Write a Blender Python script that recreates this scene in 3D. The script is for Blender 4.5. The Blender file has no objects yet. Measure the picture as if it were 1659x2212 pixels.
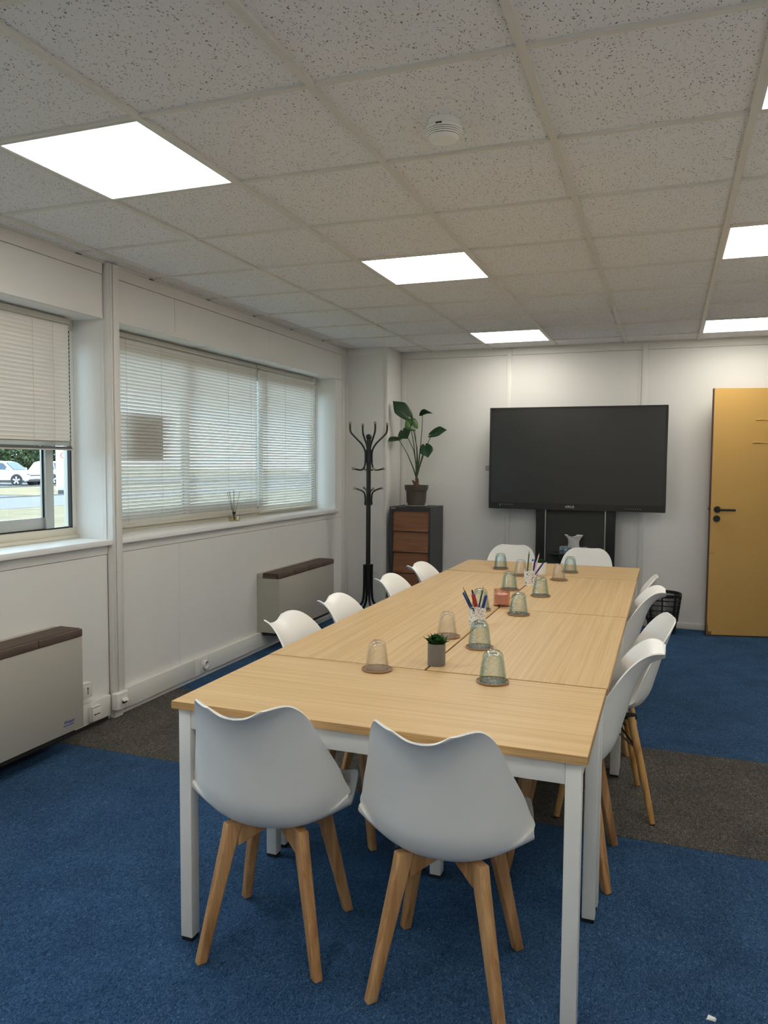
import bpy, bmesh, math, random
from mathutils import Vector, Matrix
PI = math.pi
rnd = random.Random(7)
scene = bpy.context.scene
COL = scene.collection

# ------------------------------------------------------------------ camera
cam_d = bpy.data.cameras.new('camera')
cam_d.sensor_fit = 'HORIZONTAL'; cam_d.sensor_width = 36.0
cam_d.lens = 1657.82 / 1659.0 * 36.0
cam_d.clip_start = 0.05; cam_d.clip_end = 500
cam = bpy.data.objects.new('camera', cam_d); COL.objects.link(cam)
_R = (Matrix.Rotation(0.3541, 3, 'Z') @ Matrix.Rotation(-0.0645, 3, 'X') @ Matrix.Rotation(-0.0069, 3, 'Y'))
_c = [_R.col[0], _R.col[2], -_R.col[1]]
_m = Matrix.Identity(4)
for _i in range(3):
    for _j in range(3):
        _m[_j][_i] = _c[_i][_j]
_m.translation = Vector((1.3623, -1.8723, 1.448))
cam.matrix_world = _m
scene.camera = cam

# ------------------------------------------------------------------ light and exposure
PANEL = 7.0              # radiance of the ceiling panels
world = bpy.data.worlds.new('sky'); scene.world = world; world.use_nodes = True
bg = world.node_tree.nodes['Background']
bg.inputs['Color'].default_value = (0.64, 0.83, 1.0, 1); bg.inputs['Strength'].default_value = 2.9
sun_d = bpy.data.lights.new('sun', 'SUN'); sun_d.energy = 2.2; sun_d.angle = 0.02; sun_d.color = (1.0, 0.95, 0.86)
sun = bpy.data.objects.new('sun', sun_d); COL.objects.link(sun)
sun.rotation_euler = Vector((-0.55, 0.25, -0.8)).to_track_quat('-Z', 'Y').to_euler()
vs = scene.view_settings
vs.view_transform = 'Standard'; vs.look = 'None'; vs.gamma = 1.0; vs.exposure = 0.70; vs.use_curve_mapping = False
scene.cycles.use_denoising = True; scene.cycles.use_adaptive_sampling = True; scene.cycles.adaptive_threshold = 0.10; scene.cycles.adaptive_min_samples = 20
scene.cycles.max_bounces = 8; scene.cycles.diffuse_bounces = 4; scene.cycles.glossy_bounces = 3
scene.cycles.transmission_bounces = 4; scene.cycles.transparent_max_bounces = 20
scene.cycles.caustics_reflective = False; scene.cycles.caustics_refractive = False
scene.cycles.sample_clamp_indirect = 6.0

# ------------------------------------------------------------------ materials
def lin(r, g, b):
    f = lambda c: (c / 255 / 12.92) if c / 255 <= 0.04045 else ((c / 255 + 0.055) / 1.055) ** 2.4
    return (f(r), f(g), f(b))
def new_mat(name):
    m = bpy.data.materials.new(name); m.use_nodes = True
    nt = m.node_tree; nt.nodes.clear()
    out = nt.nodes.new('ShaderNodeOutputMaterial')
    return m, nt, out
def N(nt, typ, **kw):
    n = nt.nodes.new(typ)
    for k, v in kw.items():
        if k in n.inputs: n.inputs[k].default_value = v
        else: setattr(n, k, v)
    return n
def pbr(name, col, rough=0.5, metal=0.0, spec=0.5, coat=0.0, bump=None, var=None, sub=None):
    """bump=(scale, strength, distance); var=(scale, amount) colour mottling on the surface itself"""
    m, nt, out = new_mat(name)
    b = N(nt, 'ShaderNodeBsdfPrincipled')
    b.inputs['Base Color'].default_value = (*col, 1); b.inputs['Roughness'].default_value = rough
    b.inputs['Metallic'].default_value = metal; b.inputs['Specular IOR Level'].default_value = spec
    b.inputs['Coat Weight'].default_value = coat
    nt.links.new(b.outputs[0], out.inputs[0])
    if bump or var:
        tc = N(nt, 'ShaderNodeTexCoord')
    if bump:
        n = N(nt, 'ShaderNodeTexNoise'); n.inputs['Scale'].default_value = bump[0]; n.inputs['Detail'].default_value = 4
        nt.links.new(tc.outputs['Object'], n.inputs['Vector'])
        bp = N(nt, 'ShaderNodeBump'); bp.inputs['Strength'].default_value = bump[1]; bp.inputs['Distance'].default_value = bump[2]
        nt.links.new(n.outputs[0], bp.inputs['Height']); nt.links.new(bp.outputs[0], b.inputs['Normal'])
    if var:
        n2 = N(nt, 'ShaderNodeTexNoise'); n2.inputs['Scale'].default_value = var[0]; n2.inputs['Detail'].default_value = 3
        nt.links.new(tc.outputs['Object'], n2.inputs['Vector'])
        mx = N(nt, 'ShaderNodeMixRGB'); mx.blend_type = 'MIX'
        mx.inputs[1].default_value = (*[c * (1 - var[1]) for c in col], 1); mx.inputs[2].default_value = (*[min(1, c * (1 + var[1])) for c in col], 1)
        nt.links.new(n2.outputs[0], mx.inputs[0]); nt.links.new(mx.outputs[0], b.inputs['Base Color'])
    return m
def ramp(nt, stops):
    r = N(nt, 'ShaderNodeValToRGB')
    cr = r.color_ramp
    while len(cr.elements) < len(stops): cr.elements.new(0.5)
    for e, (p, c) in zip(cr.elements, stops):
        e.position = p; e.color = (*c, 1) if len(c) == 3 else c
    return r
def wood(name, c_dark, c_mid, c_light, scale=(0.9, 60, 60), rough=0.42, line=0.35):
    """grain runs along the local X axis"""
    m, nt, out = new_mat(name); L = nt.links.new
    b = N(nt, 'ShaderNodeBsdfPrincipled'); b.inputs['Roughness'].default_value = rough
    L(b.outputs[0], out.inputs[0])
    tc = N(nt, 'ShaderNodeTexCoord'); oi = N(nt, 'ShaderNodeObjectInfo')
    ml = N(nt, 'ShaderNodeMath', operation='MULTIPLY'); ml.inputs[1].default_value = 37.0; L(oi.outputs['Random'], ml.inputs[0])
    ad = N(nt, 'ShaderNodeVectorMath', operation='ADD'); L(tc.outputs['Object'], ad.inputs[0]); L(ml.outputs[0], ad.inputs[1])
    mp = N(nt, 'ShaderNodeMapping'); mp.inputs['Scale'].default_value = scale; L(ad.outputs[0], mp.inputs['Vector'])
    n1 = N(nt, 'ShaderNodeTexNoise'); n1.inputs['Scale'].default_value = 1.0; n1.inputs['Detail'].default_value = 5; n1.inputs['Distortion'].default_value = 0.6
    L(mp.outputs[0], n1.inputs['Vector'])
    r = ramp(nt, [(0.30, c_dark), (0.48, c_mid), (0.72, c_light)]); L(n1.outputs[0], r.inputs[0])
    mp2 = N(nt, 'ShaderNodeMapping'); mp2.inputs['Scale'].default_value = (scale[0] * 3, scale[1] * 7, scale[2] * 7); L(ad.outputs[0], mp2.inputs['Vector'])
    n2 = N(nt, 'ShaderNodeTexNoise'); n2.inputs['Scale'].default_value = 1.0; n2.inputs['Detail'].default_value = 3; L(mp2.outputs[0], n2.inputs['Vector'])
    r2 = ramp(nt, [(0.36, (1 - line, 1 - line, 1 - line)), (0.5, (1, 1, 1))]); L(n2.outputs[0], r2.inputs[0])
    mx = N(nt, 'ShaderNodeMixRGB', blend_type='MULTIPLY'); mx.inputs[0].default_value = 0.7
    L(r.outputs[0], mx.inputs[1]); L(r2.outputs[0], mx.inputs[2]); L(mx.outputs[0], b.inputs['Base Color'])
    bp = N(nt, 'ShaderNodeBump'); bp.inputs['Strength'].default_value = 0.12; bp.inputs['Distance'].default_value = 0.001
    L(n2.outputs[0], bp.inputs['Height']); L(bp.outputs[0], b.inputs['Normal'])
    return m
def carpet(name, cols):
    m, nt, out = new_mat(name); L = nt.links.new
    b = N(nt, 'ShaderNodeBsdfPrincipled'); b.inputs['Roughness'].default_value = 0.95; b.inputs['Specular IOR Level'].default_value = 0.1
    L(b.outputs[0], out.inputs[0])
    tc = N(nt, 'ShaderNodeTexCoord')
    mp = N(nt, 'ShaderNodeMapping'); mp.inputs['Scale'].default_value = (1.0, 0.55, 1); mp.inputs['Rotation'].default_value = (0, 0, 0.5)
    L(tc.outputs['Object'], mp.inputs['Vector'])
    n = N(nt, 'ShaderNodeTexNoise'); n.inputs['Scale'].default_value = 125; n.inputs['Detail'].default_value = 4; n.inputs['Roughness'].default_value = 0.75
    n.inputs['Distortion'].default_value = 2.0
    L(mp.outputs[0], n.inputs['Vector'])
    r = ramp(nt, [(0.34, cols[0]), (0.5, cols[1]), (0.68, cols[2])]); L(n.outputs[0], r.inputs[0])
    n3 = N(nt, 'ShaderNodeTexNoise'); n3.inputs['Scale'].default_value = 5; n3.inputs['Detail'].default_value = 4; L(tc.outputs['Object'], n3.inputs['Vector'])
    r3 = ramp(nt, [(0.3, (0.78, 0.80, 0.82)), (0.7, (1.12, 1.1, 1.08))]); L(n3.outputs[0], r3.inputs[0])
    mx = N(nt, 'ShaderNodeMixRGB', blend_type='MULTIPLY'); mx.inputs[0].default_value = 1.0
    L(r.outputs[0], mx.inputs[1]); L(r3.outputs[0], mx.inputs[2]); L(mx.outputs[0], b.inputs['Base Color'])
    bp = N(nt, 'ShaderNodeBump'); bp.inputs['Strength'].default_value = 0.8; bp.inputs['Distance'].default_value = 0.004
    L(n.outputs[0], bp.inputs['Height']); L(bp.outputs[0], b.inputs['Normal'])
    return m
def tile_mat(name):
    m, nt, out = new_mat(name); L = nt.links.new
    b = N(nt, 'ShaderNodeBsdfPrincipled'); b.inputs['Roughness'].default_value = 0.95; b.inputs['Specular IOR Level'].default_value = 0.1
    L(b.outputs[0], out.inputs[0])
    tc = N(nt, 'ShaderNodeTexCoord'); oi = N(nt, 'ShaderNodeObjectInfo')
    ml = N(nt, 'ShaderNodeMath', operation='MULTIPLY'); ml.inputs[1].default_value = 53.0; L(oi.outputs['Random'], ml.inputs[0])
    ad = N(nt, 'ShaderNodeVectorMath', operation='ADD'); L(tc.outputs['Object'], ad.inputs[0]); L(ml.outputs[0], ad.inputs[1])
    # wobble so the pits turn this way and that
    nd = N(nt, 'ShaderNodeTexNoise'); nd.inputs['Scale'].default_value = 45; nd.inputs['Detail'].default_value = 2; L(ad.outputs[0], nd.inputs['Vector'])
    sc = N(nt, 'ShaderNodeVectorMath', operation='SCALE'); sc.inputs['Scale'].default_value = 0.022; L(nd.outputs['Color'], sc.inputs[0])
    ad2 = N(nt, 'ShaderNodeVectorMath', operation='ADD'); L(ad.outputs[0], ad2.inputs[0]); L(sc.outputs[0], ad2.inputs[1])
    mp = N(nt, 'ShaderNodeMapping'); mp.inputs['Scale'].default_value = (1, 0.55, 0.0); L(ad2.outputs[0], mp.inputs['Vector'])
    v = N(nt, 'ShaderNodeTexVoronoi'); v.inputs['Scale'].default_value = 190; v.feature = 'F1'; L(mp.outputs[0], v.inputs['Vector'])
    sep = N(nt, 'ShaderNodeSeparateColor'); L(v.outputs['Color'], sep.inputs[0])
    rr = N(nt, 'ShaderNodeMapRange'); rr.inputs['From Min'].default_value = 0.08; rr.inputs['From Max'].default_value = 1.0
    rr.inputs['To Min'].default_value = 0.0; rr.inputs['To Max'].default_value = 0.34; L(sep.outputs[0], rr.inputs['Value'])
    sub = N(nt, 'ShaderNodeMath', operation='SUBTRACT'); L(v.outputs['Distance'], sub.inputs[0]); L(rr.outputs[0], sub.inputs[1])
    pit = N(nt, 'ShaderNodeMapRange'); pit.inputs['From Min'].default_value = -0.05; pit.inputs['From Max'].default_value = 0.05; L(sub.outputs[0], pit.inputs['Value'])
    fine = N(nt, 'ShaderNodeTexNoise'); fine.inputs['Scale'].default_value = 260; fine.inputs['Detail'].default_value = 3; L(ad.outputs[0], fine.inputs['Vector'])
    base = ramp(nt, [(0.3, (0.77, 0.77, 0.775)), (0.7, (0.89, 0.89, 0.895))]); L(fine.outputs[0], base.inputs[0])
    mx = N(nt, 'ShaderNodeMixRGB'); mx.inputs[1].default_value = (0.22, 0.205, 0.185, 1); L(pit.outputs[0], mx.inputs[0]); L(base.outputs[0], mx.inputs[2])
    L(mx.outputs[0], b.inputs['Base Color'])
    bp = N(nt, 'ShaderNodeBump'); bp.inputs['Strength'].default_value = 0.5; bp.inputs['Distance'].default_value = 0.003
    L(pit.outputs[0], bp.inputs['Height']); L(bp.outputs[0], b.inputs['Normal'])
    return m
def thin_glass(name, tint, ior=1.45, gloss=1.0, rough=0.0, edge=None, bump=None):
    """thin-walled glass: tinted straight-through light plus Fresnel reflection"""
    m, nt, out = new_mat(name); L = nt.links.new
    tr = N(nt, 'ShaderNodeBsdfTransparent'); tr.inputs[0].default_value = (*tint, 1)
    gl = N(nt, 'ShaderNodeBsdfGlossy'); gl.inputs['Roughness'].default_value = rough; gl.inputs[0].default_value = (gloss, gloss, gloss, 1)
    fw = N(nt, 'ShaderNodeLayerWeight'); fw.inputs[0].default_value = 0.5
    pw = N(nt, 'ShaderNodeMath', operation='POWER'); pw.inputs[1].default_value = 4.0; L(fw.outputs['Facing'], pw.inputs[0])
    f0 = ((ior - 1) / (ior + 1)) ** 2
    fr = N(nt, 'ShaderNodeMath', operation='MULTIPLY_ADD'); fr.inputs[1].default_value = 0.85 - f0; fr.inputs[2].default_value = f0; L(pw.outputs[0], fr.inputs[0])
    mx = N(nt, 'ShaderNodeMixShader'); L(fr.outputs[0], mx.inputs[0]); L(tr.outputs[0], mx.inputs[1]); L(gl.outputs[0], mx.inputs[2])
    L(mx.outputs[0], out.inputs[0])
    if edge:   # longer path through the wall at grazing view
        lw = N(nt, 'ShaderNodeLayerWeight'); lw.inputs[0].default_value = 0.42
        mc = N(nt, 'ShaderNodeMixRGB'); mc.inputs[1].default_value = (*tint, 1); mc.inputs[2].default_value = (*edge, 1)
        L(lw.outputs['Facing'], mc.inputs[0]); L(mc.outputs[0], tr.inputs[0])
    if bump:
        tc = N(nt, 'ShaderNodeTexCoord'); v = N(nt, 'ShaderNodeTexVoronoi'); v.inputs['Scale'].default_value = bump[0]
        L(tc.outputs['Object'], v.inputs['Vector'])
        bp = N(nt, 'ShaderNodeBump'); bp.inputs['Strength'].default_value = bump[1]; bp.inputs['Distance'].default_value = 0.002
        L(v.outputs[0], bp.inputs['Height']); L(bp.outputs[0], gl.inputs['Normal']); L(bp.outputs[0], fw.inputs['Normal'])
        if edge: L(bp.outputs[0], lw.inputs['Normal'])
    return m
def emit(name, col, s):
    m, nt, out = new_mat(name)
    e = N(nt, 'ShaderNodeEmission'); e.inputs[0].default_value = (*col, 1); e.inputs[1].default_value = s
    nt.links.new(e.outputs[0], out.inputs[0]); return m
def slat_mat(name, col, trans):
    m, nt, out = new_mat(name); L = nt.links.new
    b = N(nt, 'ShaderNodeBsdfPrincipled'); b.inputs['Base Color'].default_value = (*col, 1); b.inputs['Roughness'].default_value = 0.35
    t = N(nt, 'ShaderNodeBsdfTranslucent'); t.inputs[0].default_value = (*col, 1)
    mx = N(nt, 'ShaderNodeMixShader'); mx.inputs[0].default_value = trans
    L(b.outputs[0], mx.inputs[1]); L(t.outputs[0], mx.inputs[2]); L(mx.outputs[0], out.inputs[0]); return m

M = {}
M['wall'] = pbr('wall_paint', (0.77, 0.763, 0.735), 0.55, bump=(40, 0.06, 0.002), var=(1.5, 0.02))
M['wall_white'] = pbr('white_laminate', (0.87, 0.87, 0.86), 0.4, bump=(60, 0.03, 0.001))
M['trim'] = pbr('trim_paint', (0.76, 0.745, 0.71), 0.45)
M['pvc'] = pbr('white_pvc', (0.74, 0.73, 0.69), 0.4)
M['pvc_old'] = pbr('yellowed_pvc', (0.70, 0.66, 0.50), 0.4)
M['cream'] = pbr('cream_frame', (0.66, 0.62, 0.50), 0.45)
M['alu'] = pbr('grey_aluminium', (0.50, 0.53, 0.52), 0.4, metal=0.3)
M['gasket'] = pbr('black_gasket', (0.012, 0.012, 0.014), 0.6)
M['blue_carpet'] = carpet('blue_carpet', [(0.010, 0.030, 0.070), (0.030, 0.080, 0.172), (0.100, 0.190, 0.325)])
M['grey_carpet'] = carpet('grey_carpet', [(0.026, 0.025, 0.023), (0.085, 0.079, 0.071), (0.27, 0.25, 0.22)])
M['tile'] = tile_mat('mineral_fibre_tile')
M['tbar'] = pbr('grid_bar_paint', (0.72, 0.70, 0.65), 0.5)
M['panel'] = emit('lit_diffuser', (1.0, 0.955, 0.86), PANEL)
M['oak'] = wood('oak_laminate', lin(202, 166, 116), lin(213, 179, 129), lin(222, 190, 142), line=0.20)
M['oak_edge'] = wood('oak_edge', lin(168, 128, 80), lin(190, 150, 98), lin(205, 168, 115), scale=(3, 90, 90), line=0.3)
M['white_steel'] = pbr('white_steel', (0.74, 0.74, 0.72), 0.35)
M['black_plastic'] = pbr('black_plastic', (0.012, 0.012, 0.012), 0.45)
M['chair_shell'] = pbr('white_polypropylene', (0.85, 0.84, 0.81), 0.34, bump=(400, 0.04, 0.0004))
M['pad'] = pbr('pale_leatherette', (0.62, 0.62, 0.63), 0.5, bump=(250, 0.15, 0.0006))
M['beech'] = wood('beech_leg', lin(158, 112, 68), lin(188, 142, 94), lin(206, 164, 114), scale=(30, 30, 2.0), line=0.2, rough=0.45)
M['pale_beech'] = wood('pale_beech_leg', lin(170, 122, 62), lin(198, 150, 88), lin(212, 168, 108), scale=(30, 30, 2.0), line=0.15, rough=0.45)
M['steel'] = pbr('zinc_steel', (0.55, 0.55, 0.55), 0.35, metal=1.0)
M['black_metal'] = pbr('black_metal', (0.010, 0.010, 0.012), 0.3)
M['knob'] = pbr('wooden_knob', (0.36, 0.30, 0.22), 0.4)
M['anthracite'] = pbr('anthracite_metal', (0.035, 0.037, 0.042), 0.5)
M['cab_wood'] = wood('brown_drawer_front', lin(118, 74, 46), lin(134, 88, 58), lin(146, 98, 66), scale=(3, 40, 40), line=0.12, rough=0.5)
M['pot'] = pbr('taupe_pot', (0.075, 0.062, 0.045), 0.55)
M['soil'] = pbr('soil', (0.03, 0.02, 0.012), 0.95, bump=(80, 0.9, 0.01))
M['leaf'] = pbr('leaf_dark', (0.012, 0.050, 0.018), 0.35, var=(12, 0.25))
M['leaf_light'] = pbr('leaf_light', (0.040, 0.115, 0.014), 0.35, var=(12, 0.25))
M['stem'] = pbr('stem_green', (0.045, 0.085, 0.020), 0.5)
M['bark'] = pbr('bark', (0.14, 0.075, 0.045), 0.9, bump=(60, 1.0, 0.01), var=(30, 0.4))
M['white_ceramic'] = pbr('white_ceramic', (0.78, 0.76, 0.73), 0.25)
M['screen'] = pbr('screen_glass', (0.012, 0.013, 0.012), 0.28, spec=0.6)
M['bezel'] = pbr('black_bezel', (0.008, 0.008, 0.008), 0.4)
M['stand_grey'] = pbr('dark_grey_panel', (0.028, 0.029, 0.027), 0.5)
M['silver'] = pbr('silver_strip', (0.42, 0.42, 0.42), 0.3, metal=0.8)
M['logo_white'] = pbr('print_white', (0.62, 0.62, 0.60), 0.5)
M['logo_blue'] = pbr('print_blue', (0.010, 0.035, 0.32), 0.5)
M['mark_black'] = pbr('print_black', (0.01, 0.01, 0.01), 0.5)
M['rad'] = pbr('radiator_paint', (0.44, 0.415, 0.36), 0.5)
M['rad_olive'] = pbr('radiator_side_paint', (0.40, 0.39, 0.33), 0.5)
M['rad_brown'] = pbr('brown_grille', (0.105, 0.072, 0.055), 0.5)
M['door'] = pbr('ochre_door', lin(206, 164, 92), 0.42, bump=(90, 0.05, 0.001), var=(2, 0.03))
M['door_edge'] = pbr('door_edge_brown', (0.085, 0.040, 0.024), 0.6)
M['chip'] = pbr('chipped_wood', (0.20, 0.12, 0.05), 0.9, bump=(90, 1, 0.004))
M['leather'] = pbr('brown_coaster', (0.34, 0.19, 0.10), 0.55, var=(80, 0.15))
M['g_clear'] = thin_glass('clear_glass', (0.985, 0.985, 0.98), ior=1.6, edge=(0.80, 0.80, 0.79))
M['g_blue'] = thin_glass('blue_green_glass', (0.94, 0.97, 0.962), ior=1.6, edge=(0.50, 0.67, 0.71))
M['g_hammer'] = thin_glass('hammered_glass', (0.95, 0.972, 0.965), ior=1.6, edge=(0.50, 0.67, 0.71), bump=(95, 0.8))
M['g_pink'] = thin_glass('pink_glass', (0.95, 0.83, 0.79), ior=1.42, edge=(0.78, 0.52, 0.46))
M['pane'] = thin_glass('window_glass', (0.93, 0.96, 0.95), ior=1.35)
M['wax'] = pbr('pink_wax', (0.80, 0.64, 0.57), 0.4)
M['grey_pot'] = pbr('grey_ceramic', (0.155, 0.145, 0.14), 0.35)
M['succ'] = pbr('succulent_leaf', (0.045, 0.150, 0.040), 0.4, var=(60, 0.3))
M['succ2'] = pbr('succulent_leaf_pale', (0.085, 0.22, 0.055), 0.4, var=(60, 0.3))
M['lace'] = pbr('white_lacquer', (0.76, 0.75, 0.72), 0.4)
M['pencil_green'] = pbr('green_lacquer', (0.008, 0.095, 0.065), 0.35)
M['pen_blue'] = pbr('blue_plastic', (0.012, 0.020, 0.22), 0.3)
M['pen_navy'] = pbr('navy_plastic', (0.010, 0.012, 0.065), 0.3)
M['pen_red'] = pbr('red_plastic', (0.33, 0.012, 0.012), 0.3)
M['pen_white'] = pbr('white_plastic', (0.72, 0.70, 0.70), 0.3)
M['pen_pink'] = pbr('pale_pink_lacquer', (0.66, 0.50, 0.50), 0.35)
M['raw_wood'] = pbr('raw_pencil_wood', (0.45, 0.28, 0.14), 0.7)
M['liquid'] = thin_glass('diffuser_liquid', (0.90, 0.86, 0.62), ior=1.33)
M['reed'] = pbr('dark_reed', (0.05, 0.045, 0.04), 0.8)
M['slat_open'] = slat_mat('blind_slat', (0.84, 0.82, 0.77), 0.05)
M['tissue'] = pbr('tissue_paper', (0.80, 0.80, 0.79), 0.8)
M['cord'] = pbr('blind_cord', (0.62, 0.60, 0.54), 0.7)
M['rail'] = pbr('blind_rail', (0.56, 0.54, 0.47), 0.4)
M['rail_dark'] = pbr('blind_rail_dark', (0.10, 0.10, 0.11), 0.4)
M['notice'] = pbr('grey_notice', (0.16, 0.15, 0.14), 0.8)
M['sensor'] = pbr('dark_lens', (0.012, 0.010, 0.010), 0.3)
M['vent_dark'] = pbr('dark_slot', (0.035, 0.032, 0.028), 0.8)
M['detector'] = pbr('detector_plastic', (0.90, 0.885, 0.84), 0.35)
# tissue box print
def box_print():
    m, nt, out = new_mat('floral_print'); L = nt.links.new
    b = N(nt, 'ShaderNodeBsdfPrincipled'); b.inputs['Roughness'].default_value = 0.5; L(b.outputs[0], out.inputs[0])
    tc = N(nt, 'ShaderNodeTexCoord'); v = N(nt, 'ShaderNodeTexVoronoi'); v.inputs['Scale'].default_value = 55; L(tc.outputs['Object'], v.inputs['Vector'])
    s = N(nt, 'ShaderNodeSeparateColor'); L(v.outputs['Color'], s.inputs[0])
    r = ramp(nt, [(0.0, (0.10, 0.17, 0.22)), (0.35, (0.18, 0.28, 0.33)), (0.6, (0.04, 0.06, 0.09)), (0.78, (0.30, 0.10, 0.17)), (0.92, (0.40, 0.42, 0.42))])
    r.color_ramp.interpolation = 'CONSTANT'; L(s.outputs[0], r.inputs[0]); L(r.outputs[0], b.inputs['Base Color']); return m
M['print'] = box_print()
# outdoors
M['grass'] = pbr('dry_grass', (0.20, 0.165, 0.095), 0.95, bump=(8, 1, 0.05), var=(1.2, 0.45))
M['grass_dry'] = pbr('yellow_grass', (0.24, 0.19, 0.11), 0.95, bump=(8, 1, 0.05), var=(1.0, 0.3))
M['asphalt'] = pbr('asphalt', (0.13, 0.13, 0.14), 0.9, var=(0.8, 0.12))
M['pavement'] = pbr('pavement', (0.165, 0.162, 0.18), 0.9, var=(0.8, 0.08))
M['kerb'] = pbr('kerb_stone', (0.12, 0.12, 0.11), 0.9, var=(2, 0.2))
M['car_white'] = pbr('white_car_paint', (0.62, 0.63, 0.64), 0.25, coat=0.5)
M['car_dark'] = pbr('dark_car_trim', (0.045, 0.048, 0.055), 0.5)
M['car_glass'] = pbr('car_glass', (0.05, 0.08, 0.12), 0.08)
M['rim'] = pbr('alloy_rim', (0.62, 0.63, 0.65), 0.3, metal=0.6)
M['tyre'] = pbr('tyre', (0.03, 0.03, 0.035), 0.8)
M['plate'] = pbr('number_plate', (0.55, 0.58, 0.65), 0.5)
M['tree'] = pbr('tree_foliage', (0.030, 0.065, 0.030), 0.8, var=(0.9, 0.5))
M['tree2'] = pbr('tree_foliage_pale', (0.05, 0.09, 0.04), 0.8, var=(0.9, 0.5))
M['trunk'] = pbr('tree_trunk', (0.10, 0.075, 0.055), 0.9)
M['sign_white'] = pbr('white_sign', (0.78, 0.78, 0.78), 0.5)
M['sign_red'] = pbr('red_print', (0.60, 0.03, 0.03), 0.5)
M['util_grey'] = pbr('grey_cabinet', (0.42, 0.45, 0.46), 0.6)

# ------------------------------------------------------------------ mesh helpers
class G:
    def __init__(s): s.v = []; s.f = []
    def add(s, vs_, fs_):
        o = len(s.v); s.v += [tuple(p) for p in vs_]; s.f += [tuple(i + o for i in f) for f in fs_]; return s
    def box(s, x0, x1, y0, y1, z0, z1):
        return s.hexa([(x0, y0, z0), (x1, y0, z0), (x1, y1, z0), (x0, y1, z0), (x0, y0, z1), (x1, y0, z1), (x1, y1, z1), (x0, y1, z1)])
    def hexa(s, p):
        return s.add(p, [(0, 3, 2, 1), (4, 5, 6, 7), (0, 1, 5, 4), (1, 2, 6, 5), (2, 3, 7, 6), (3, 0, 4, 7)])
    def cyl(s, p0, p1, r0, r1=None, n=16, cap=True):
        return s.tube([p0, p1], [r0, r0 if r1 is None else r1], n, cap)
    def tube(s, path, r, n=10, cap=True):
        path = [Vector(p) for p in path]
        rs = r if isinstance(r, (list, tuple)) else [r] * len(path)
        ref = None; rings = []
        for i, p in enumerate(path):
            t = (path[min(i + 1, len(path) - 1)] - path[max(i - 1, 0)]).normalized()
            if ref is None:
                ref = Vector((0, 0, 1)) if abs(t.z) < 0.9 else Vector((1, 0, 0))
            a = (ref - t * ref.dot(t)).normalized(); ref = a; b = t.cross(a)
            rings.append([p + (a * math.cos(2 * PI * k / n) + b * math.sin(2 * PI * k / n)) * rs[i] for k in range(n)])
        vs_ = [q for rg in rings for q in rg]; fs_ = []
        for i in range(len(rings) - 1):
            for k in range(n):
                k2 = (k + 1) % n
                fs_.append((i * n + k, i * n + k2, (i + 1) * n + k2, (i + 1) * n + k))
        if cap:
            fs_.append(tuple(range(n - 1, -1, -1))); fs_.append(tuple((len(rings) - 1) * n + k for k in range(n)))
        return s.add(vs_, fs_)
    def lathe(s, prof, n=32, c=(0, 0, 0), mod=None, closed=False):
        """prof: list of (r, z); mod(theta, i) multiplies the radius"""
        vs_ = []; fs_ = []; m = len(prof)
        for i, (r, z) in enumerate(prof):
            for k in range(n):
                t = 2 * PI * k / n; q = r * (mod(t, i) if mod else 1)
                vs_.append((c[0] + q * math.cos(t), c[1] + q * math.sin(t), c[2] + z))
        for i in range(m - 1 if not closed else m):
            i2 = (i + 1) % m
            for k in range(n):
                k2 = (k + 1) % n
                fs_.append((i * n + k, i * n + k2, i2 * n + k2, i2 * n + k))
        if not closed:
            if prof[0][0] > 1e-6: fs_.append(tuple(range(n - 1, -1, -1)))
            if prof[-1][0] > 1e-6: fs_.append(tuple((m - 1) * n + k for k in range(n)))
        return s.add(vs_, fs_)
    def prism(s, pts, a0, a1, axis='y'):
        """extrude a 2D outline along an axis: 'y' pts=(x,z); 'x' pts=(y,z); 'z' pts=(x,y)"""
        f = {'y': lambda p, a: (p[0], a, p[1]), 'x': lambda p, a: (a, p[0], p[1]), 'z': lambda p, a: (p[0], p[1], a)}[axis]
        n = len(pts); vs_ = [f(p, a0) for p in pts] + [f(p, a1) for p in pts]
        fs_ = [tuple(range(n)), tuple(range(2 * n - 1, n - 1, -1))] + [(k, (k + 1) % n, n + (k + 1) % n, n + k) for k in range(n)]
        return s.add(vs_, fs_)
    def mesh(s, name, mat, smooth=False, bevel=0.0, seg=2, angle=35):
        bm = bmesh.new()
        vv = [bm.verts.new(p) for p in s.v]
        for f in s.f:
            try: bm.faces.new([vv[i] for i in f])
            except ValueError: pass
        bmesh.ops.remove_doubles(bm, verts=bm.verts, dist=1e-6)
        bmesh.ops.recalc_face_normals(bm, faces=bm.faces)
        if bevel > 0:
            es = [e for e in bm.edges if len(e.link_faces) == 2 and e.calc_face_angle(0) > 0.5]
            bmesh.ops.bevel(bm, geom=es, offset=bevel, segments=seg, affect='EDGES', profile=0.5, clamp_overlap=True)
        me = bpy.data.meshes.new(name); bm.to_mesh(me); bm.free()
        me.materials.append(M[mat] if isinstance(mat, str) else mat)
        if smooth or bevel > 0:
            me.polygons.foreach_set('use_smooth', [True] * len(me.polygons))
            me.set_sharp_from_angle(angle=math.radians(angle))
        return me
    def build(s, name, mat, parent=None, **kw):
        return put(name, s.mesh(name, mat, **kw), parent)
def put(name, me, parent=None, loc=(0, 0, 0), rot=(0, 0, 0)):
    o = bpy.data.objects.new(name, me); COL.objects.link(o)
    o.location = loc; o.rotation_euler = rot
    if parent: o.parent = parent
    return o
def thing(name, label, cat, loc=(0, 0, 0), rz=0.0, group=None):
    o = bpy.data.objects.new(name, None); COL.objects.link(o); o.empty_display_size = 0.05
    o.location = loc; o.rotation_euler = (0, 0, rz)
    return tag(o, label, cat, group)
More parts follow.
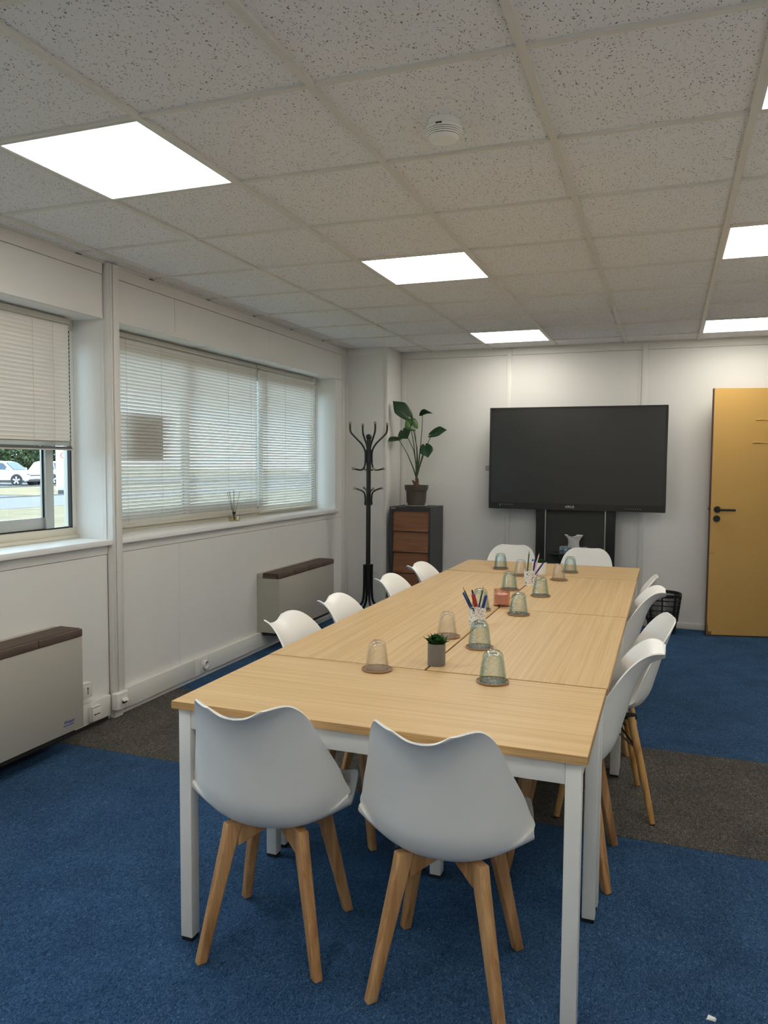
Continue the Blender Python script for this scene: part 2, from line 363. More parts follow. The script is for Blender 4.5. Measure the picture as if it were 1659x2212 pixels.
def tag(o, label, cat, group=None):
    o['label'] = label; o['category'] = cat
    if group: o['group'] = group
    return o
def struct(o, label=None, cat=None):
    o['kind'] = 'structure'
    if label: o['label'] = label
    if cat: o['category'] = cat
    return o
def sroot(name, label, cat, loc=(0, 0, 0), rz=0.0):
    o = thing(name, label, cat, loc, rz); o['kind'] = 'structure'; return o
def copy_tree(o, parent=None):
    c = o.copy(); COL.objects.link(c); c.parent = parent
    for ch in list(o.children): copy_tree(ch, c)
    return c
def dup(root, loc, rz, label):
    c = copy_tree(root); c.location = loc; c.rotation_euler = (0, 0, rz); c['label'] = label; return c
def text(body, size, mat, parent, loc, rot, name, extrude=0.0006, shear=0.0):
    cu = bpy.data.curves.new(name, 'FONT'); cu.body = body; cu.size = size; cu.extrude = extrude; cu.shear = shear
    cu.align_x = 'CENTER'; cu.align_y = 'CENTER'; cu.materials.append(M[mat])
    tmp = bpy.data.objects.new(name + '_outline', cu); COL.objects.link(tmp)
    me = bpy.data.meshes.new_from_object(tmp.evaluated_get(bpy.context.evaluated_depsgraph_get()))
    bpy.data.objects.remove(tmp); bpy.data.curves.remove(cu)
    if not me.materials: me.materials.append(M[mat])
    return put(name, me, parent, loc, rot)

# ------------------------------------------------------------------ room shell
H = 2.516
XL, XR, YB, YF = -1.55, 2.64, 5.33, -3.56
GX, GY = -1.4247, 0.1773
fl = G().box(XL - 0.05, XR + 0.1, YF - 0.1, YB + 0.1, -0.12, 0.0).build('floor', 'blue_carpet')
struct(fl, 'blue fitted carpet floor crossed by one grey band', 'floor')
G().box(XL + 0.005, XR, 1.172, 2.197, -0.001, 0.0012).build('grey_carpet_strip', 'grey_carpet', fl)['label'] = 'grey brown carpet band laid across the blue carpet'

# ceiling: slab, tiles, grid bars
ce = sroot('ceiling', 'suspended ceiling of speckled mineral tiles in a pale metal grid', 'ceiling')
G().box(XL - 0.4, XR + 0.3, YF - 0.3, YB + 0.3, H + 0.25, H + 0.4).build('ceiling_slab', 'wall', ce)
tile_me = {}
def tile(x0, x1, y0, y1):
    w, d = round(x1 - x0, 3), round(y1 - y0, 3)
    if (w, d) not in tile_me:
        tile_me[(w, d)] = G().box(-w / 2, w / 2, -d / 2, d / 2, 0, 0.015).mesh('ceiling_tile', 'tile')
    put('ceiling_tile', tile_me[(w, d)], ce, ((x0 + x1) / 2, (y0 + y1) / 2, H + 0.010))
xs = [XL] + [GX + 0.6 * k for k in range(7)] + [XR]
ys = [YF] + [GY + 0.6 * k for k in range(-6, 9)] + [YB]
LIGHTS = [(1, 0), (2, 3), (2, 7), (5, 0), (5, 3), (5, 7), (2, -3), (5, -3), (2, -6), (5, -6)]  # negative rows: unseen panels added to light the near chair backs
for i in range(len(xs) - 1):
    for j in range(len(ys) - 1):
        if (i - 1, j - 7) in LIGHTS: continue
        tile(xs[i], xs[i + 1], ys[j], ys[j + 1])
B = 0.012
for i in range(1, len(xs) - 1):
    G().box(xs[i] - B, xs[i] + B, YF, YB, H, H + 0.011).build('grid_runner', 'tbar', ce)
for j in range(1, len(ys) - 1):
    for i in range(len(xs) - 1):
        a, b = xs[i] + (B if i else 0), xs[i + 1] - (B if i < len(xs) - 2 else 0)
        G().box(a, b, ys[j] - B * 0.8, ys[j] + B * 0.8, H + 0.0015, H + 0.011).build('grid_cross_tee', 'tbar', ce)
    # dark gap where a tee meets the wall angle
    G().box(XL, XL + 0.018, ys[j] - 0.02, ys[j] + 0.02, H + 0.0, H + 0.0014).build('tee_gap', 'vent_dark', ce)
G().box(XL, XL + 0.012, YF, YB, H, H + 0.012).build('wall_angle', 'tbar', ce)
G().box(XL, XR, YB - 0.012, YB, H, H + 0.012).build('wall_angle', 'tbar', ce)

# ceiling light panels
lamp_names = {(1, 0): 'large lit square ceiling panel nearest the left window wall', (2, 3): 'lit square ceiling panel halfway along, above the table middle',
    (2, 7): 'lit square ceiling panel close to the back wall, above the coat stand side', (5, 0): 'lit ceiling panel just showing at the top right edge',
    (5, 3): 'lit ceiling panel cut by the right edge, halfway to the door', (5, 7): 'lit ceiling panel above the yellow door',
    (2, -3): 'added lit ceiling panel, unseen behind the viewer by the windows', (5, -3): 'added lit ceiling panel, unseen behind the viewer away from the windows',
    (2, -6): 'added lit ceiling panel, unseen at the rear wall by the windows', (5, -6): 'added lit ceiling panel, unseen at the rear wall away from the windows'}
for (i, j) in LIGHTS:
    x0, y0 = GX + 0.6 * i + B, GY + 0.6 * j + B; w = 0.6 - 2 * B
    t = thing('ceiling_light', lamp_names[(i, j)], 'ceiling light', (x0 + w / 2, y0 + w / 2, H), 0, 'square ceiling light panels')
    h = w / 2; g = G(); e = 0.008
    for a in ((-h, h, -h, -h + e), (-h, h, h - e, h), (-h, -h + e, -h + e, h - e), (h - e, h, -h + e, h - e)):
        g.box(*a, 0.0008, 0.02)
    g.build('frame', 'white_steel', t)
    G().box(-h + e, h - e, -h + e, h - e, 0.004, 0.010).build('diffuser', 'panel', t)
    G().box(-h, h, -h, h, 0.021, 0.07).build('housing', 'white_steel', t)

# smoke detector
sd = thing('smoke_detector', 'round white smoke detector with slotted rings on the ceiling', 'smoke detector', (0.665, 0.535, H + 0.010))
G().lathe([(0.0, 0.0), (0.050, 0.0), (0.052, -0.020), (0.0, -0.020)], 40).build('base', 'detector', sd, smooth=True)
G().lathe([(0.0, -0.016), (0.050, -0.016), (0.058, -0.024), (0.0595, -0.030), (0.058, -0.034), (0.0, -0.034)], 40).build('collar', 'detector', sd, smooth=True)
z = -0.034
for k, r in enumerate((0.0585, 0.0560, 0.0530, 0.0490)):
    G().lathe([(0.0, z), (r - 0.004, z), (r - 0.004, z - 0.0022), (0.0, z - 0.0022)], 40).build('slot_ring', 'vent_dark', sd)
    G().lathe([(0.0, z - 0.0022), (r, z - 0.0022), (r - 0.002, z - 0.0052), (0.0, z - 0.0052)], 40).build('rib_ring', 'detector', sd, smooth=True)
    for q in range(8):
        a = q * PI / 4 + 0.39 * (k % 2)
        G().cyl((math.cos(a) * (r - 0.004), math.sin(a) * (r - 0.004), z + 0.0005), (math.cos(a) * (r - 0.004), math.sin(a) * (r - 0.004), z - 0.003), 0.0028, n=6).build('bridge', 'detector', sd)
    z -= 0.0052
G().lathe([(0.0465, z + 0.001), (0.0455, z - 0.003), (0.036, z - 0.007), (0.020, z - 0.0095), (0.0, z - 0.0102)], 40).build('dome', 'detector', sd, smooth=True, angle=60)
G().box(-0.010, 0.010, -0.0600, -0.052, -0.0305, -0.0245).build('indicator_window', 'sensor', sd, bevel=0.002)

# left wall
wl = sroot('wall_left', 'off white panelled window wall on the left', 'wall')
W1 = (-1.45, 1.570); W2 = (1.66, 4.690); ZS, ZT = 1.012, 2.220; DR = 0.21
th = 0.06
def wp(name, y0, y1, z0, z1, mat='wall', x=XL, t=0.02, bevel=0.0012):
    return G().box(x - t, x, y0, y1, z0, z1).build(name, mat, wl, bevel=bevel, seg=1)
G().box(XL - 0.276, XL - 0.021, YF, YB, -0.1, ZS - 0.03).build('masonry_below', 'wall', wl)
G().box(XL - 0.276, XL - 0.021, YF, YB, ZT + 0.03, H + 0.3).build('masonry_above', 'wall', wl)
for a, b in ((YF, W1[0]), (W1[1], W2[0]), (W2[1], YB)):
    G().box(XL - 0.276, XL - 0.021, a, b, ZS - 0.03, ZT + 0.03).build('masonry_pier', 'wall', wl)
g = 0.0022
# panels over the windows
for a, b in ((YF, W1[0]), (W1[0], 0.2), (0.2, W1[1]), (1.575, 2.222), (2.222, 3.44), (3.44, 4.66), (4.66, 4.93)):
    wp('upper_panel', a + g / 2, b - g / 2, ZT, H - 0.062)
    wp('head_strip', a, b, H - 0.060, H + 0.04, 'trim', XL + 0.003)
# panels under the windows
for a, b in ((YF, -0.8), (-0.8, 0.40), (0.40, 1.575), (1.655, 2.24), (2.24, 3.475), (3.475, 4.668), (4.668, 4.93)):
    wp('lower_panel', a + g / 2, b - g / 2, 0.0, ZS - 0.085)
for a, b in ((YF, 1.575), (1.655, 4.70)):
    wp('sill_rail', a, b, ZS - 0.083, ZS - 0.032, 'trim', XL + 0.004)
wp('pier_panel', 4.690, 4.93, ZS - 0.083, ZT - g)
wp('pier_panel', YF, W1[0], ZS - 0.083, ZT - g)
for yy in (4.84, 4.885):
    G().box(XL, XL + 0.006, yy, yy + 0.016, 0.12, H).build('edge_bead', 'trim', wl, bevel=0.002)
# reveals of both windows
for (a, b) in (W1, W2):
    G().box(XL - DR - 0.055, XL - 0.0005, a, b, ZT + 0.001, ZT + 0.028).build('head_lining', 'wall_white', wl)
    G().box(XL - DR - 0.055, XL - 0.0005, b + 0.001, b + 0.015, ZS - 0.02, ZT).build('jamb_lining', 'wall_white', wl)
    G().box(XL - DR - 0.055, XL - 0.0005, a - 0.015, a - 0.001, ZS - 0.02, ZT).build('jamb_lining', 'wall_white', wl)
    G().box(XL - 0.03, XL - 0.0002, b + 0.0005, b + 0.004, ZS, ZT).build('jamb_bead', 'trim', wl)
for q in (2.62, 3.85):
    G().box(XL - DR, XL - 0.001, q, q + 0.002, ZT - 0.0015, ZT + 0.002).build('lining_joint', 'trim', wl)

# vertical post with cable cover
tr = sroot('trim_1', 'white vertical wall post with a cable cover between the windows', 'post')
G().box(XL, XL + 0.040, 1.576, 1.655, 0.14, H).build('post_body', 'trim', tr, bevel=0.002)
G().box(XL + 0.040, XL + 0.046, 1.579, 1.590, 0.14, H - 0.003).build('edge_ridge', 'pvc', tr, bevel=0.002)
G().box(XL + 0.040, XL + 0.050, 1.596, 1.640, 0.14, H - 0.003).build('cable_cover', 'pvc', tr, bevel=0.003)
G().box(XL, XL + 0.030, 1.580, 1.650, 0.0, 0.14).build('post_foot', 'trim', tr)
G().box(XL - 0.004, XL + 0.002, 1.566, 1.578, H - 0.05, H - 0.002).build('gap', 'vent_dark', tr)

# window units
def window(name, label, y0, y1, mull, mat_frame='cream'):
    w = sroot(name, label, 'window')
    xo, xi = XL - DR - 0.055, XL - DR + 0.005
    G().box(xo, xi, y0, y1, ZS, ZS + 0.060).build('frame_bottom', mat_frame, w, bevel=0.003)
    G().box(xi - 0.01, xi + 0.018, y0, y1, ZS, ZS + 0.020).build('frame_ledge', mat_frame, w, bevel=0.003)
    G().box(xo, xi, y0, y1, ZT - 0.06, ZT).build('frame_head', mat_frame, w, bevel=0.003)
    for a in (y0, y1 - 0.030):
        G().box(xo, xi, a, a + 0.030, ZS + 0.06, ZT - 0.06).build('frame_jamb', 'pvc', w, bevel=0.003)
        G().box(xo + 0.036, xi - 0.002, a - 0.008 if a > y0 else a + 0.030, a if a > y0 else a + 0.038, ZS + 0.06, ZT - 0.06).build('jamb_gasket', 'gasket', w)
    edges = [y0 + 0.038] + list(mull) + [y1 - 0.038]
    for k in range(len(edges) - 1):
        a, b = edges[k], edges[k + 1]
        s = 0.0 if k % 2 else -0.018
        xa, xb = xo + 0.028 + s, xo + 0.050 + s
        sa = G()
        l = a - (0.028 if k else 0); r = b + (0.028 if k < len(edges) - 2 else 0)
        o = put('sash', G().box(xa, xb, l, l + 0.056 if k else l + 0.012, ZS + 0.066, ZT - 0.066).mesh('sash', 'alu', bevel=0.002), w)
        if k < len(edges) - 2: G().box(xa, xb, r - 0.056, r, ZS + 0.066, ZT - 0.066).build('stile', 'alu', o, bevel=0.002)
        bz = ZS + 0.066 + (0.062 if k < len(edges) - 2 else 0.004)
        l0 = l + (0.056 if k else 0.012); r0 = r - (0.056 if k < len(edges) - 2 else 0.006)
        G().box(xa, xb, l0, r0, ZS + 0.066, bz).build('bottom_rail', 'alu', o, bevel=0.002)
        G().box(xa, xb, l0, r0, ZT - 0.12, ZT - 0.066).build('top_rail', 'alu', o, bevel=0.002)
        G().box(xa - 0.001, xb + 0.002, l + 0.01, r - 0.01, ZS + 0.060, ZS + 0.067).build('bottom_gasket', 'gasket', o)
        if k < len(edges) - 2: G().box(xb, xb + 0.003, r - 0.066, r - 0.054, bz, ZT - 0.12).build('stile_gasket', 'gasket', o)
        G().box((xa + xb) / 2 - 0.002, (xa + xb) / 2 + 0.002, l + 0.004, r - 0.004, bz - 0.004, ZT - 0.118).build('pane', 'pane', o)
    sl = G().box(XL - DR + 0.004, XL + 0.034, y0, y1 + 0.012, ZS - 0.031, ZS).build('window_sill', 'wall_white', w, bevel=0.003)
    return w
win1 = window('window_1', 'sliding window with car park view below a half raised blind', W1[0], W1[1], (-0.55, 0.45, 1.386))
win2 = window('window_2', 'wide window fully covered by closed venetian blinds', W2[0], W2[1], (2.655, 3.685))
nt_ = G().box(XL - DR - 0.026, XL - DR - 0.018, 1.99, 2.40, 1.455, 1.745).build('notice', 'notice', win2)
nt_['label'] = 'dark rectangular notice stuck to the pane, a shadow through the blind'

# venetian blinds
def slat_mesh(length, tilt, w=0.025):
    g_ = G(); n = 4; pts = []
    for k in range(n + 1):
        s = -w / 2 + w * k / n; c = 0.0022 * (1 - (2 * k / n - 1) ** 2)
        pts.append((s, c))
    top = [(math.cos(tilt) * a - math.sin(tilt) * b, math.sin(tilt) * a + math.cos(tilt) * b) for a, b in pts]
    bot = [(math.cos(tilt) * a - math.sin(tilt) * (b - 0.0005), math.sin(tilt) * a + math.cos(tilt) * (b - 0.0005)) for a, b in reversed(pts)]
    out = top + bot
    g_.prism(out, 0, length, 'y')
    return g_.mesh('slat', 'slat_open', smooth=True, angle=60)
def blind(label, y0, y1, zbot, tilt, stack, cords, wand_at=None, pitch=0.0217):
    xb = XL - DR + 0.038
    t = thing('venetian_blind', label, 'blind', (xb, y0, zbot), 0, 'white venetian blinds at the windows')
    L_ = y1 - y0; zt = ZT - 0.008 - zbot
    G().box(-0.014, 0.014, 0, L_, zt - 0.030, zt).build('headrail', 'rail', t, bevel=0.002)
    me = slat_mesh(L_ - 0.006, tilt)
    zz = zt - 0.045; lo = 0.030 + 0.0032 * stack
    while zz > lo - (0.010 if stack else 0.0):
        put('slat', me, t, (0, 0.003, zz), (0, 0, 0)); zz -= pitch
    if stack:
        ms = slat_mesh(L_ - 0.006, 0.05)
        for k in range(stack):
            o = put('slat', ms, t, (0, 0.003 + 0.002 * (k % 2), 0.024 + 0.0032 * k))
            o.data = ms
    G().box(-0.013, 0.013, 0, L_, 0.0, 0.020).build('bottom_rail', 'rail_dark' if stack else 'rail', t, bevel=0.005)
    if stack:
        G().box(0.0132, 0.0142, 0.0, L_, 0.000, 0.007).build('rail_lip', 'rail', t)
    for c in cords:
        cg = G(); 
        for sx in (-0.0135, 0.0135):
            cg.cyl((sx, c, 0.015), (sx, c, zt - 0.02), 0.0008, n=5)
        cg.build('ladder_cord', 'cord', t)
    if wand_at is not None:
        G().cyl((0.018, wand_at, zt - 0.10), (0.018, wand_at, zt - 0.06), 0.005, n=8).build('cord_toggle', 'pvc', t, smooth=True)
        G().cyl((0.018, wand_at, 0.10), (0.018, wand_at, zt - 0.06), 0.0012, n=5).build('lift_cord', 'cord', t)
        G().box(0.012, 0.024, wand_at - 0.03, wand_at + 0.025, zt - 0.024, zt - 0.004).build('cord_lock', 'steel', t, bevel=0.002)
    return t
blind('venetian blind drawn right up near the viewer', W1[0] + 0.02, 0.335, 1.980, 1.32, 46, (0.3, 1.3))
blind('grey looking venetian blind half raised above the car park view', 0.350, 1.500, 1.502, 1.32, 9, (0.12, 0.88, 1.02))
blind('wide lowered venetian blind beside the wall post, reed diffuser before it', W2[0] + 0.015, 3.547, 1.040, 0.86, 0, (0.28, 0.62, 1.42, 1.75), 1.86)
blind('narrower lowered venetian blind near the coat stand', 3.558, 4.605, 1.032, 0.86, 0, (0.12, 0.44, 0.95), 0.98)

# column in the corner
wc = sroot('wall_column', 'square white boxed column in the back left corner', 'column')
G().box(XL - 0.05, -1.128, 4.93, YB + 0.02, 0, H + 0.05).build('column_body', 'wall', wc, bevel=0.002)
G().box(XL, XL + 0.018, 4.918, 4.930, 0, H).build('corner_bead', 'trim', wc, bevel=0.002)
G().box(-1.158, -1.126, 4.926, 4.9305, 0, H - 0.06).build('edge_bead', 'trim', wc, bevel=0.001)
G().box(XL, -1.126, 4.926, 4.9305, H - 0.06, H).build('head_strip', 'trim', wc, bevel=0.001)

# back wall
wb = sroot('wall_back', 'cream panelled back wall behind the screen', 'wall')
G().box(-1.2, XR + 0.3, YB + 0.012, YB + 0.2, -0.1, H + 0.3).build('wall_core', 'wall', wb)
for a, b in ((-1.128, -0.06), (-0.06, 1.145), (1.145, 2.35), (2.35, XR)):
    G().box(a + 0.001, b - 0.001, YB, YB + 0.012, 0.0, H - 0.062).build('wall_panel', 'wall', wb, bevel=0.001, seg=1)
G().box(-1.128, XR, YB - 0.003, YB + 0.012, H - 0.060, H + 0.05).build('head_strip', 'trim', wb, bevel=0.001)
for a in (-0.082, 1.122):
    G().box(a, a + 0.046, YB - 0.011, YB, 0.055, H - 0.002).build('cover_strip', 'trim', wb, bevel=0.002)
    G().box(a - 0.030, a - 0.028, YB - 0.0035, YB, 0.055, H - 0.062).build('panel_line', 'trim', wb)
G().box(-1.126, -1.075, YB - 0.006, YB, 0.055, H - 0.06).build('cover_strip', 'trim', wb, bevel=0.002)
bb = G().box(-1.128, XR, YB - 0.014, YB, 0.0, 0.055).build('baseboard_back', 'trim', None, bevel=0.003)
struct(bb, 'low cream skirting along the back wall', 'skirting')

# right wall (outside the frame) with the doorway the leaf belongs to, and the wall behind the viewer
wr = sroot('wall_right', 'cream wall with a doorway on the right', 'wall')
G().box(XR, XR + 0.1, YF, 4.36, 0, H + 0.3).build('wall_part', 'wall', wr)
G().box(XR, XR + 0.1, 4.36, 5.30, 2.10, H + 0.3).build('wall_over_door', 'wall', wr)
G().box(XR, XR + 0.1, 5.30, YB + 0.1, 0, H + 0.3).build('wall_part', 'wall', wr)
G().box(XR + 1.3, XR + 1.4, 3.6, 6.0, -0.1, H + 0.3).build('corridor_wall', 'wall', wr)
G().box(XR + 0.1, XR + 1.3, 3.5, 3.6, -0.1, H + 0.3).build('corridor_wall', 'wall', wr)
G().box(XR + 0.1, XR + 1.3, 5.9, 6.0, -0.1, H + 0.3).build('corridor_wall', 'wall', wr)
G().box(XR + 0.1, XR + 1.4, 3.5, 6.0, H + 0.2, H + 0.3).build('corridor_ceiling', 'wall', wr)
G().box(XR + 0.1, XR + 1.4, 3.5, 6.0, -0.12, 0.0).build('corridor_floor', 'blue_carpet', wr)
wf = sroot('wall_front', 'plain cream wall behind the viewer', 'wall')
G().box(XL - 0.4, XR + 0.2, YF - 0.1, YF, -0.1, H + 0.3).build('wall_part', 'wall', wf)

# cable trunking along the floor of the window wall
bl = sroot('baseboard_left', 'white cable trunking along the foot of the window wall', 'trunking')
for a, b in ((YF, 0.92), (0.922, 1.13), (1.132, 1.385), (1.387, 1.548), (1.66, 2.36), (2.362, 2.52), (2.522, 4.9)):
    G().box(XL, XL + 0.030, a, b, 0.030, 0.145).build('trunking_length', 'pvc', bl, bevel=0.003)
G().box(XL, XL + 0.012, 1.66, 4.9, 0.0, 0.030).build('floor_batten', 'trim', bl)
G().box(XL, XL + 0.010, YF, 1.55, 0.0, 0.030).build('shadow_strip', 'vent_dark', bl)  # dark strip, its colour stands in for the shadow beneath the trunking

# sockets and switches
def wall_box(name, label, cat, y, z, x, s, d, mat, marks):
    t = thing(name, label, cat, (x, y, z))
    G().box(0, d * 0.6, -s / 2, s / 2, -s / 2, s / 2).build('back_box', mat, t, bevel=0.003)
    G().box(d * 0.6, d, -s / 2 + 0.003, s / 2 - 0.003, -s / 2 + 0.003, s / 2 - 0.003).build('face_plate', mat, t, bevel=0.003)
    G().box(d * 0.2, d * 0.9, -s / 2 + 0.004, s / 2 - 0.004, s / 2, s / 2 + 0.006).build('top_lip', mat, t, bevel=0.002)
    (dy, dz), = marks
    n = math.hypot(dy, dz); py, pz = -dz / n * 0.0022, dy / n * 0.0022
    mk = G().hexa([(d, -dy - py, -dz - pz), (d, dy - py, dz - pz), (d, dy + py, dz + pz), (d, -dy + py, -dz + pz)] + [(d + 0.0008, q[0], q[1]) for q in ((-dy - py, -dz - pz), (dy - py, dz - pz), (dy + py, dz + pz), (-dy + py, -dz + pz))])
    mk.box(d, d + 0.0008, -dy - 0.004, -dy + 0.004, -dz - 0.004, -dz + 0.004)
    mk.build('switch_mark', 'mark_black', t)
    return t
wall_box('wall_switch', 'white switch box with upright black mark above the trunking', 'switch', 1.345, 0.222, XL, 0.075, 0.052, 'pvc', [(0.0, -0.017)])
wall_box('wall_switch', 'yellowed switch with slanted black mark half behind the near radiator', 'switch', 1.215, 0.088, XL + 0.030, 0.072, 0.022, 'pvc_old', [(0.017, 0.013)])
wall_box('wall_switch', 'white switch with level black mark on the trunking', 'switch', 1.405, 0.083, XL + 0.030, 0.075, 0.030, 'pvc', [(0.019, 0.0)])
t = thing('network_socket', 'white network socket box with two ports at the foot of the wall post', 'socket', (XL + 0.030, 1.600, 0.105))
G().box(0, 0.042, -0.050, 0.048, -0.052, 0.045).build('housing', 'pvc', t, bevel=0.008, seg=3)
G().box(0.042, 0.046, -0.022, 0.026, -0.034, 0.022).build('insert', 'pvc', t, bevel=0.002)
G().hexa([(0.046, -0.018, 0.004), (0.062, -0.018, -0.004), (0.062, 0.022, -0.004), (0.046, 0.022, 0.004), (0.046, -0.018, 0.012), (0.060, -0.018, 0.003), (0.060, 0.022, 0.003), (0.046, 0.022, 0.012)]).build('port_hood', 'pvc', t)
for a in (-0.014, 0.005):
    G().box(0.046, 0.055, a, a + 0.013, -0.016, -0.004).build('port', 'mark_black', t)
t = thing('power_socket', 'white round power socket set into the floor trunking', 'socket', (XL + 0.030, 2.462, 0.090))
G().box(0, 0.008, -0.042, 0.042, -0.045, 0.045).build('face_plate', 'pvc', t, bevel=0.003)
o = put('socket_ring', G().lathe([(0.030, 0), (0.030, 0.016), (0.024, 0.018), (0.021, 0.006), (0.0, 0.006)], 28).mesh('socket_ring', 'pvc', smooth=True), t, (0.008, 0.0, 0), (0, PI / 2, 0))
for a, b, m_ in ((-0.008, 0.0, 'mark_black'), (0.008, 0.0, 'mark_black'), (0.0, 0.012, 'steel')):
    G().cyl((0.0142, a, b), (0.0152 if m_ != 'steel' else 0.026, a, b), 0.0032, n=8).build('contact', m_, t)

# ------------------------------------------------------------------ convector heaters
def convector(label, y0, y1, z0, z1, side_mat, logo):
    D = 0.185; t = thing('convector_heater', label, 'radiator', (XL + 0.002, y0, z0)); L_ = y1 - y0; h = z1 - z0
    G().box(0, D, 0, L_, 0, h - 0.041).build('casing', 'rad', t, bevel=0.003)
    G().box(0.0, 0.045, 0.0, L_, h - 0.041, h - 0.004).build('back_casing', side_mat, t, bevel=0.006)
    G().box(0.0, D + 0.001, -0.0015, 0.0, 0, h - 0.041).build('side_panel', side_mat, t)
    G().box(0.047, D - 0.022, 0.002, L_ - 0.002, h - 0.041, h - 0.024).build('grille_tray', 'rad_brown', t)
    n = 12
    gm = G().box(-0.0028, 0.0028, 0, L_, 0, 0.026).mesh('grille_fin', 'rad_brown', bevel=0.001, seg=1)
    for k in range(n):
        put('grille_fin', gm, t, (0.052 + k * (D - 0.018 - 0.052) / (n - 1), 0, h - 0.026))
    seg = max(1, round(L_ / 0.26)); sl_ = L_ / seg
    for k in range(seg):
        G().box(D - 0.012, D + 0.004, k * sl_ + 0.001, (k + 1) * sl_ - 0.001, h - 0.040, h - 0.002).build('front_lip', 'rad_brown', t, bevel=0.005)
    G().box(0.02, D - 0.03, 0.03, L_ - 0.03, -0.03, 0.0).build('base', 'vent_dark', t)
    if logo:
        text('Wesper', 0.022, 'logo_blue', t, (D + 0.0006, L_ - 0.100, 0.056), (PI / 2, 0, PI / 2), 'maker_mark', 0.0004, 0.3)
        G().box(D, D + 0.0008, L_ - 0.138, L_ - 0.068, 0.038, 0.041).build('maker_underline', 'logo_blue', t)
    return t
convector('grey convector heater with brown grille and blue maker mark, near', 0.02, 1.160, 0.112, 0.612, 'rad_olive', True)
convector('olive grey convector heater behind the left chairs', 3.228, 4.240, 0.150, 0.605, 'rad_olive', False)

# ------------------------------------------------------------------ door leaf, open against the back wall
dr = sroot('door_1', 'ochre yellow door leaf standing open against the back wall', 'door', (1.700, 5.105, 0.012), math.radians(13.0))
DW, DH = 0.93, 2.070
G().box(0.004, DW, 0.0, 0.040, 0.0, DH).build('door_leaf', 'door', dr)
G().box(0.0, 0.004, 0.0, 0.041, 0.0, DH).build('edge_strip', 'door_edge', dr)
G().box(0.002, DW, 0.002, 0.038, -0.010, 0.0).build('bottom_edge', 'door_edge', dr)
chip = G(); chip.prism([(0.0, 0.0), (0.042, 0.0), (0.040, 0.034), (0.030, 0.024), (0.016, 0.030), (0.014, 0.060), (0.004, 0.118), (0.0, 0.120)], -0.0012, 0.003, 'y'); chip.build('chipped_corner', 'chip', dr)
hd = G().cyl((0.055, 0.0, 1.062), (0.055, -0.012, 1.062), 0.027, n=28).build('handle_rose', 'black_metal', dr, smooth=True)
G().tube([(0.055, -0.010, 1.062), (0.055, -0.045, 1.062), (0.062, -0.053, 1.062), (0.10, -0.055, 1.061), (0.185, -0.055, 1.060)], [0.010, 0.010, 0.0105, 0.010, 0.0095], 12).build('lever', 'black_metal', hd, smooth=True)
kh = G().cyl((0.053, 0.0, 0.985), (0.053, -0.010, 0.985), 0.027, n=28).build('keyhole_rose', 'black_metal', dr, smooth=True)
G().box(-0.010, 0.0, 0.012, 0.028, 1.055, 1.078).build('latch', 'door_edge', dr)
for zz, x0 in ((1.808, 0.335), (1.620, 0.318)):
    path = [(x0 + q * 0.045, -0.001, zz + 0.004 * math.sin(q * 1.7) * (0.6 if q > 2 else 1)) for q in range(9)]
    G().tube(path, [0.005, 0.006, 0.0035, 0.003, 0.003, 0.0025, 0.003, 0.0025, 0.0025], 8).build('glue_line', 'door', dr, smooth=True)
G().box(0.004, 0.04, -0.0006, 0.0, 0.690, 0.692).build('scratch', 'door_edge', dr)
for zz in (0.25, 1.05, 1.85):
    G().cyl((DW - 0.005, 0.040, zz), (DW - 0.005, 0.040, zz + 0.09), 0.009, n=12).build('hinge', 'steel', dr, smooth=True)

# ------------------------------------------------------------------ tables
TZ = 0.740
def make_table(label):
    t = thing('meeting_table', label, 'table', (0, 0, 0), 0, 'oak topped tables pushed together')
    L_, Wd = 1.1955, 0.5965
    tp = G().box(-L_ / 2, L_ / 2, -Wd / 2, Wd / 2, TZ - 0.022, TZ).build('table_top', 'oak', t, bevel=0.001, seg=1)
    e = G()
    e.box(-L_ / 2 - 0.0008, L_ / 2 + 0.0008, -Wd / 2 - 0.0008, -Wd / 2, TZ - 0.0222, TZ - 0.0006); e.box(-L_ / 2 - 0.0008, L_ / 2 + 0.0008, Wd / 2, Wd / 2 + 0.0008, TZ - 0.0222, TZ - 0.0006)
    e.box(-L_ / 2 - 0.0008, -L_ / 2, -Wd / 2, Wd / 2, TZ - 0.0222, TZ - 0.0006); e.box(L_ / 2, L_ / 2 + 0.0008, -Wd / 2, Wd / 2, TZ - 0.0222, TZ - 0.0006)
    e.build('edge_band', 'oak_edge', tp)
    lx, ly = L_ / 2 - 0.014, Wd / 2 - 0.014
    for sx in (-1, 1):
        for sy in (-1, 1):
            x0, x1 = sorted((sx * lx, sx * (lx - 0.040))); y0, y1 = sorted((sy * ly, sy * (ly - 0.040)))
            lg = G().box(x0, x1, y0, y1, 0.012, TZ - 0.022).build('leg', 'white_steel', t, bevel=0.0025)
            G().box(x0 + 0.002, x1 - 0.002, y0 + 0.002, y1 - 0.002, 0.0, 0.012).build('foot', 'black_plastic', lg)
    for sy in (-1, 1):
        y0, y1 = sorted((sy * (ly - 0.004), sy * (ly - 0.026)))
        G().box(-lx + 0.04, lx - 0.04, y0, y1, TZ - 0.084, TZ - 0.022).build('apron', 'white_steel', t, bevel=0.002)
    for sx in (-1, 1):
        x0, x1 = sorted((sx * (lx - 0.004), sx * (lx - 0.026)))
        G().box(x0, x1, -ly + 0.04, ly - 0.04, TZ - 0.084, TZ - 0.022).build('apron', 'white_steel', t, bevel=0.002)
    return t
tb = make_table('oak topped table across the near end, two chairs tucked in')
tb.location = (0.601, 0.301, 0)
dup(tb, (0.2985, 1.205, 0), PI / 2, 'oak table on the window side behind the near end table')
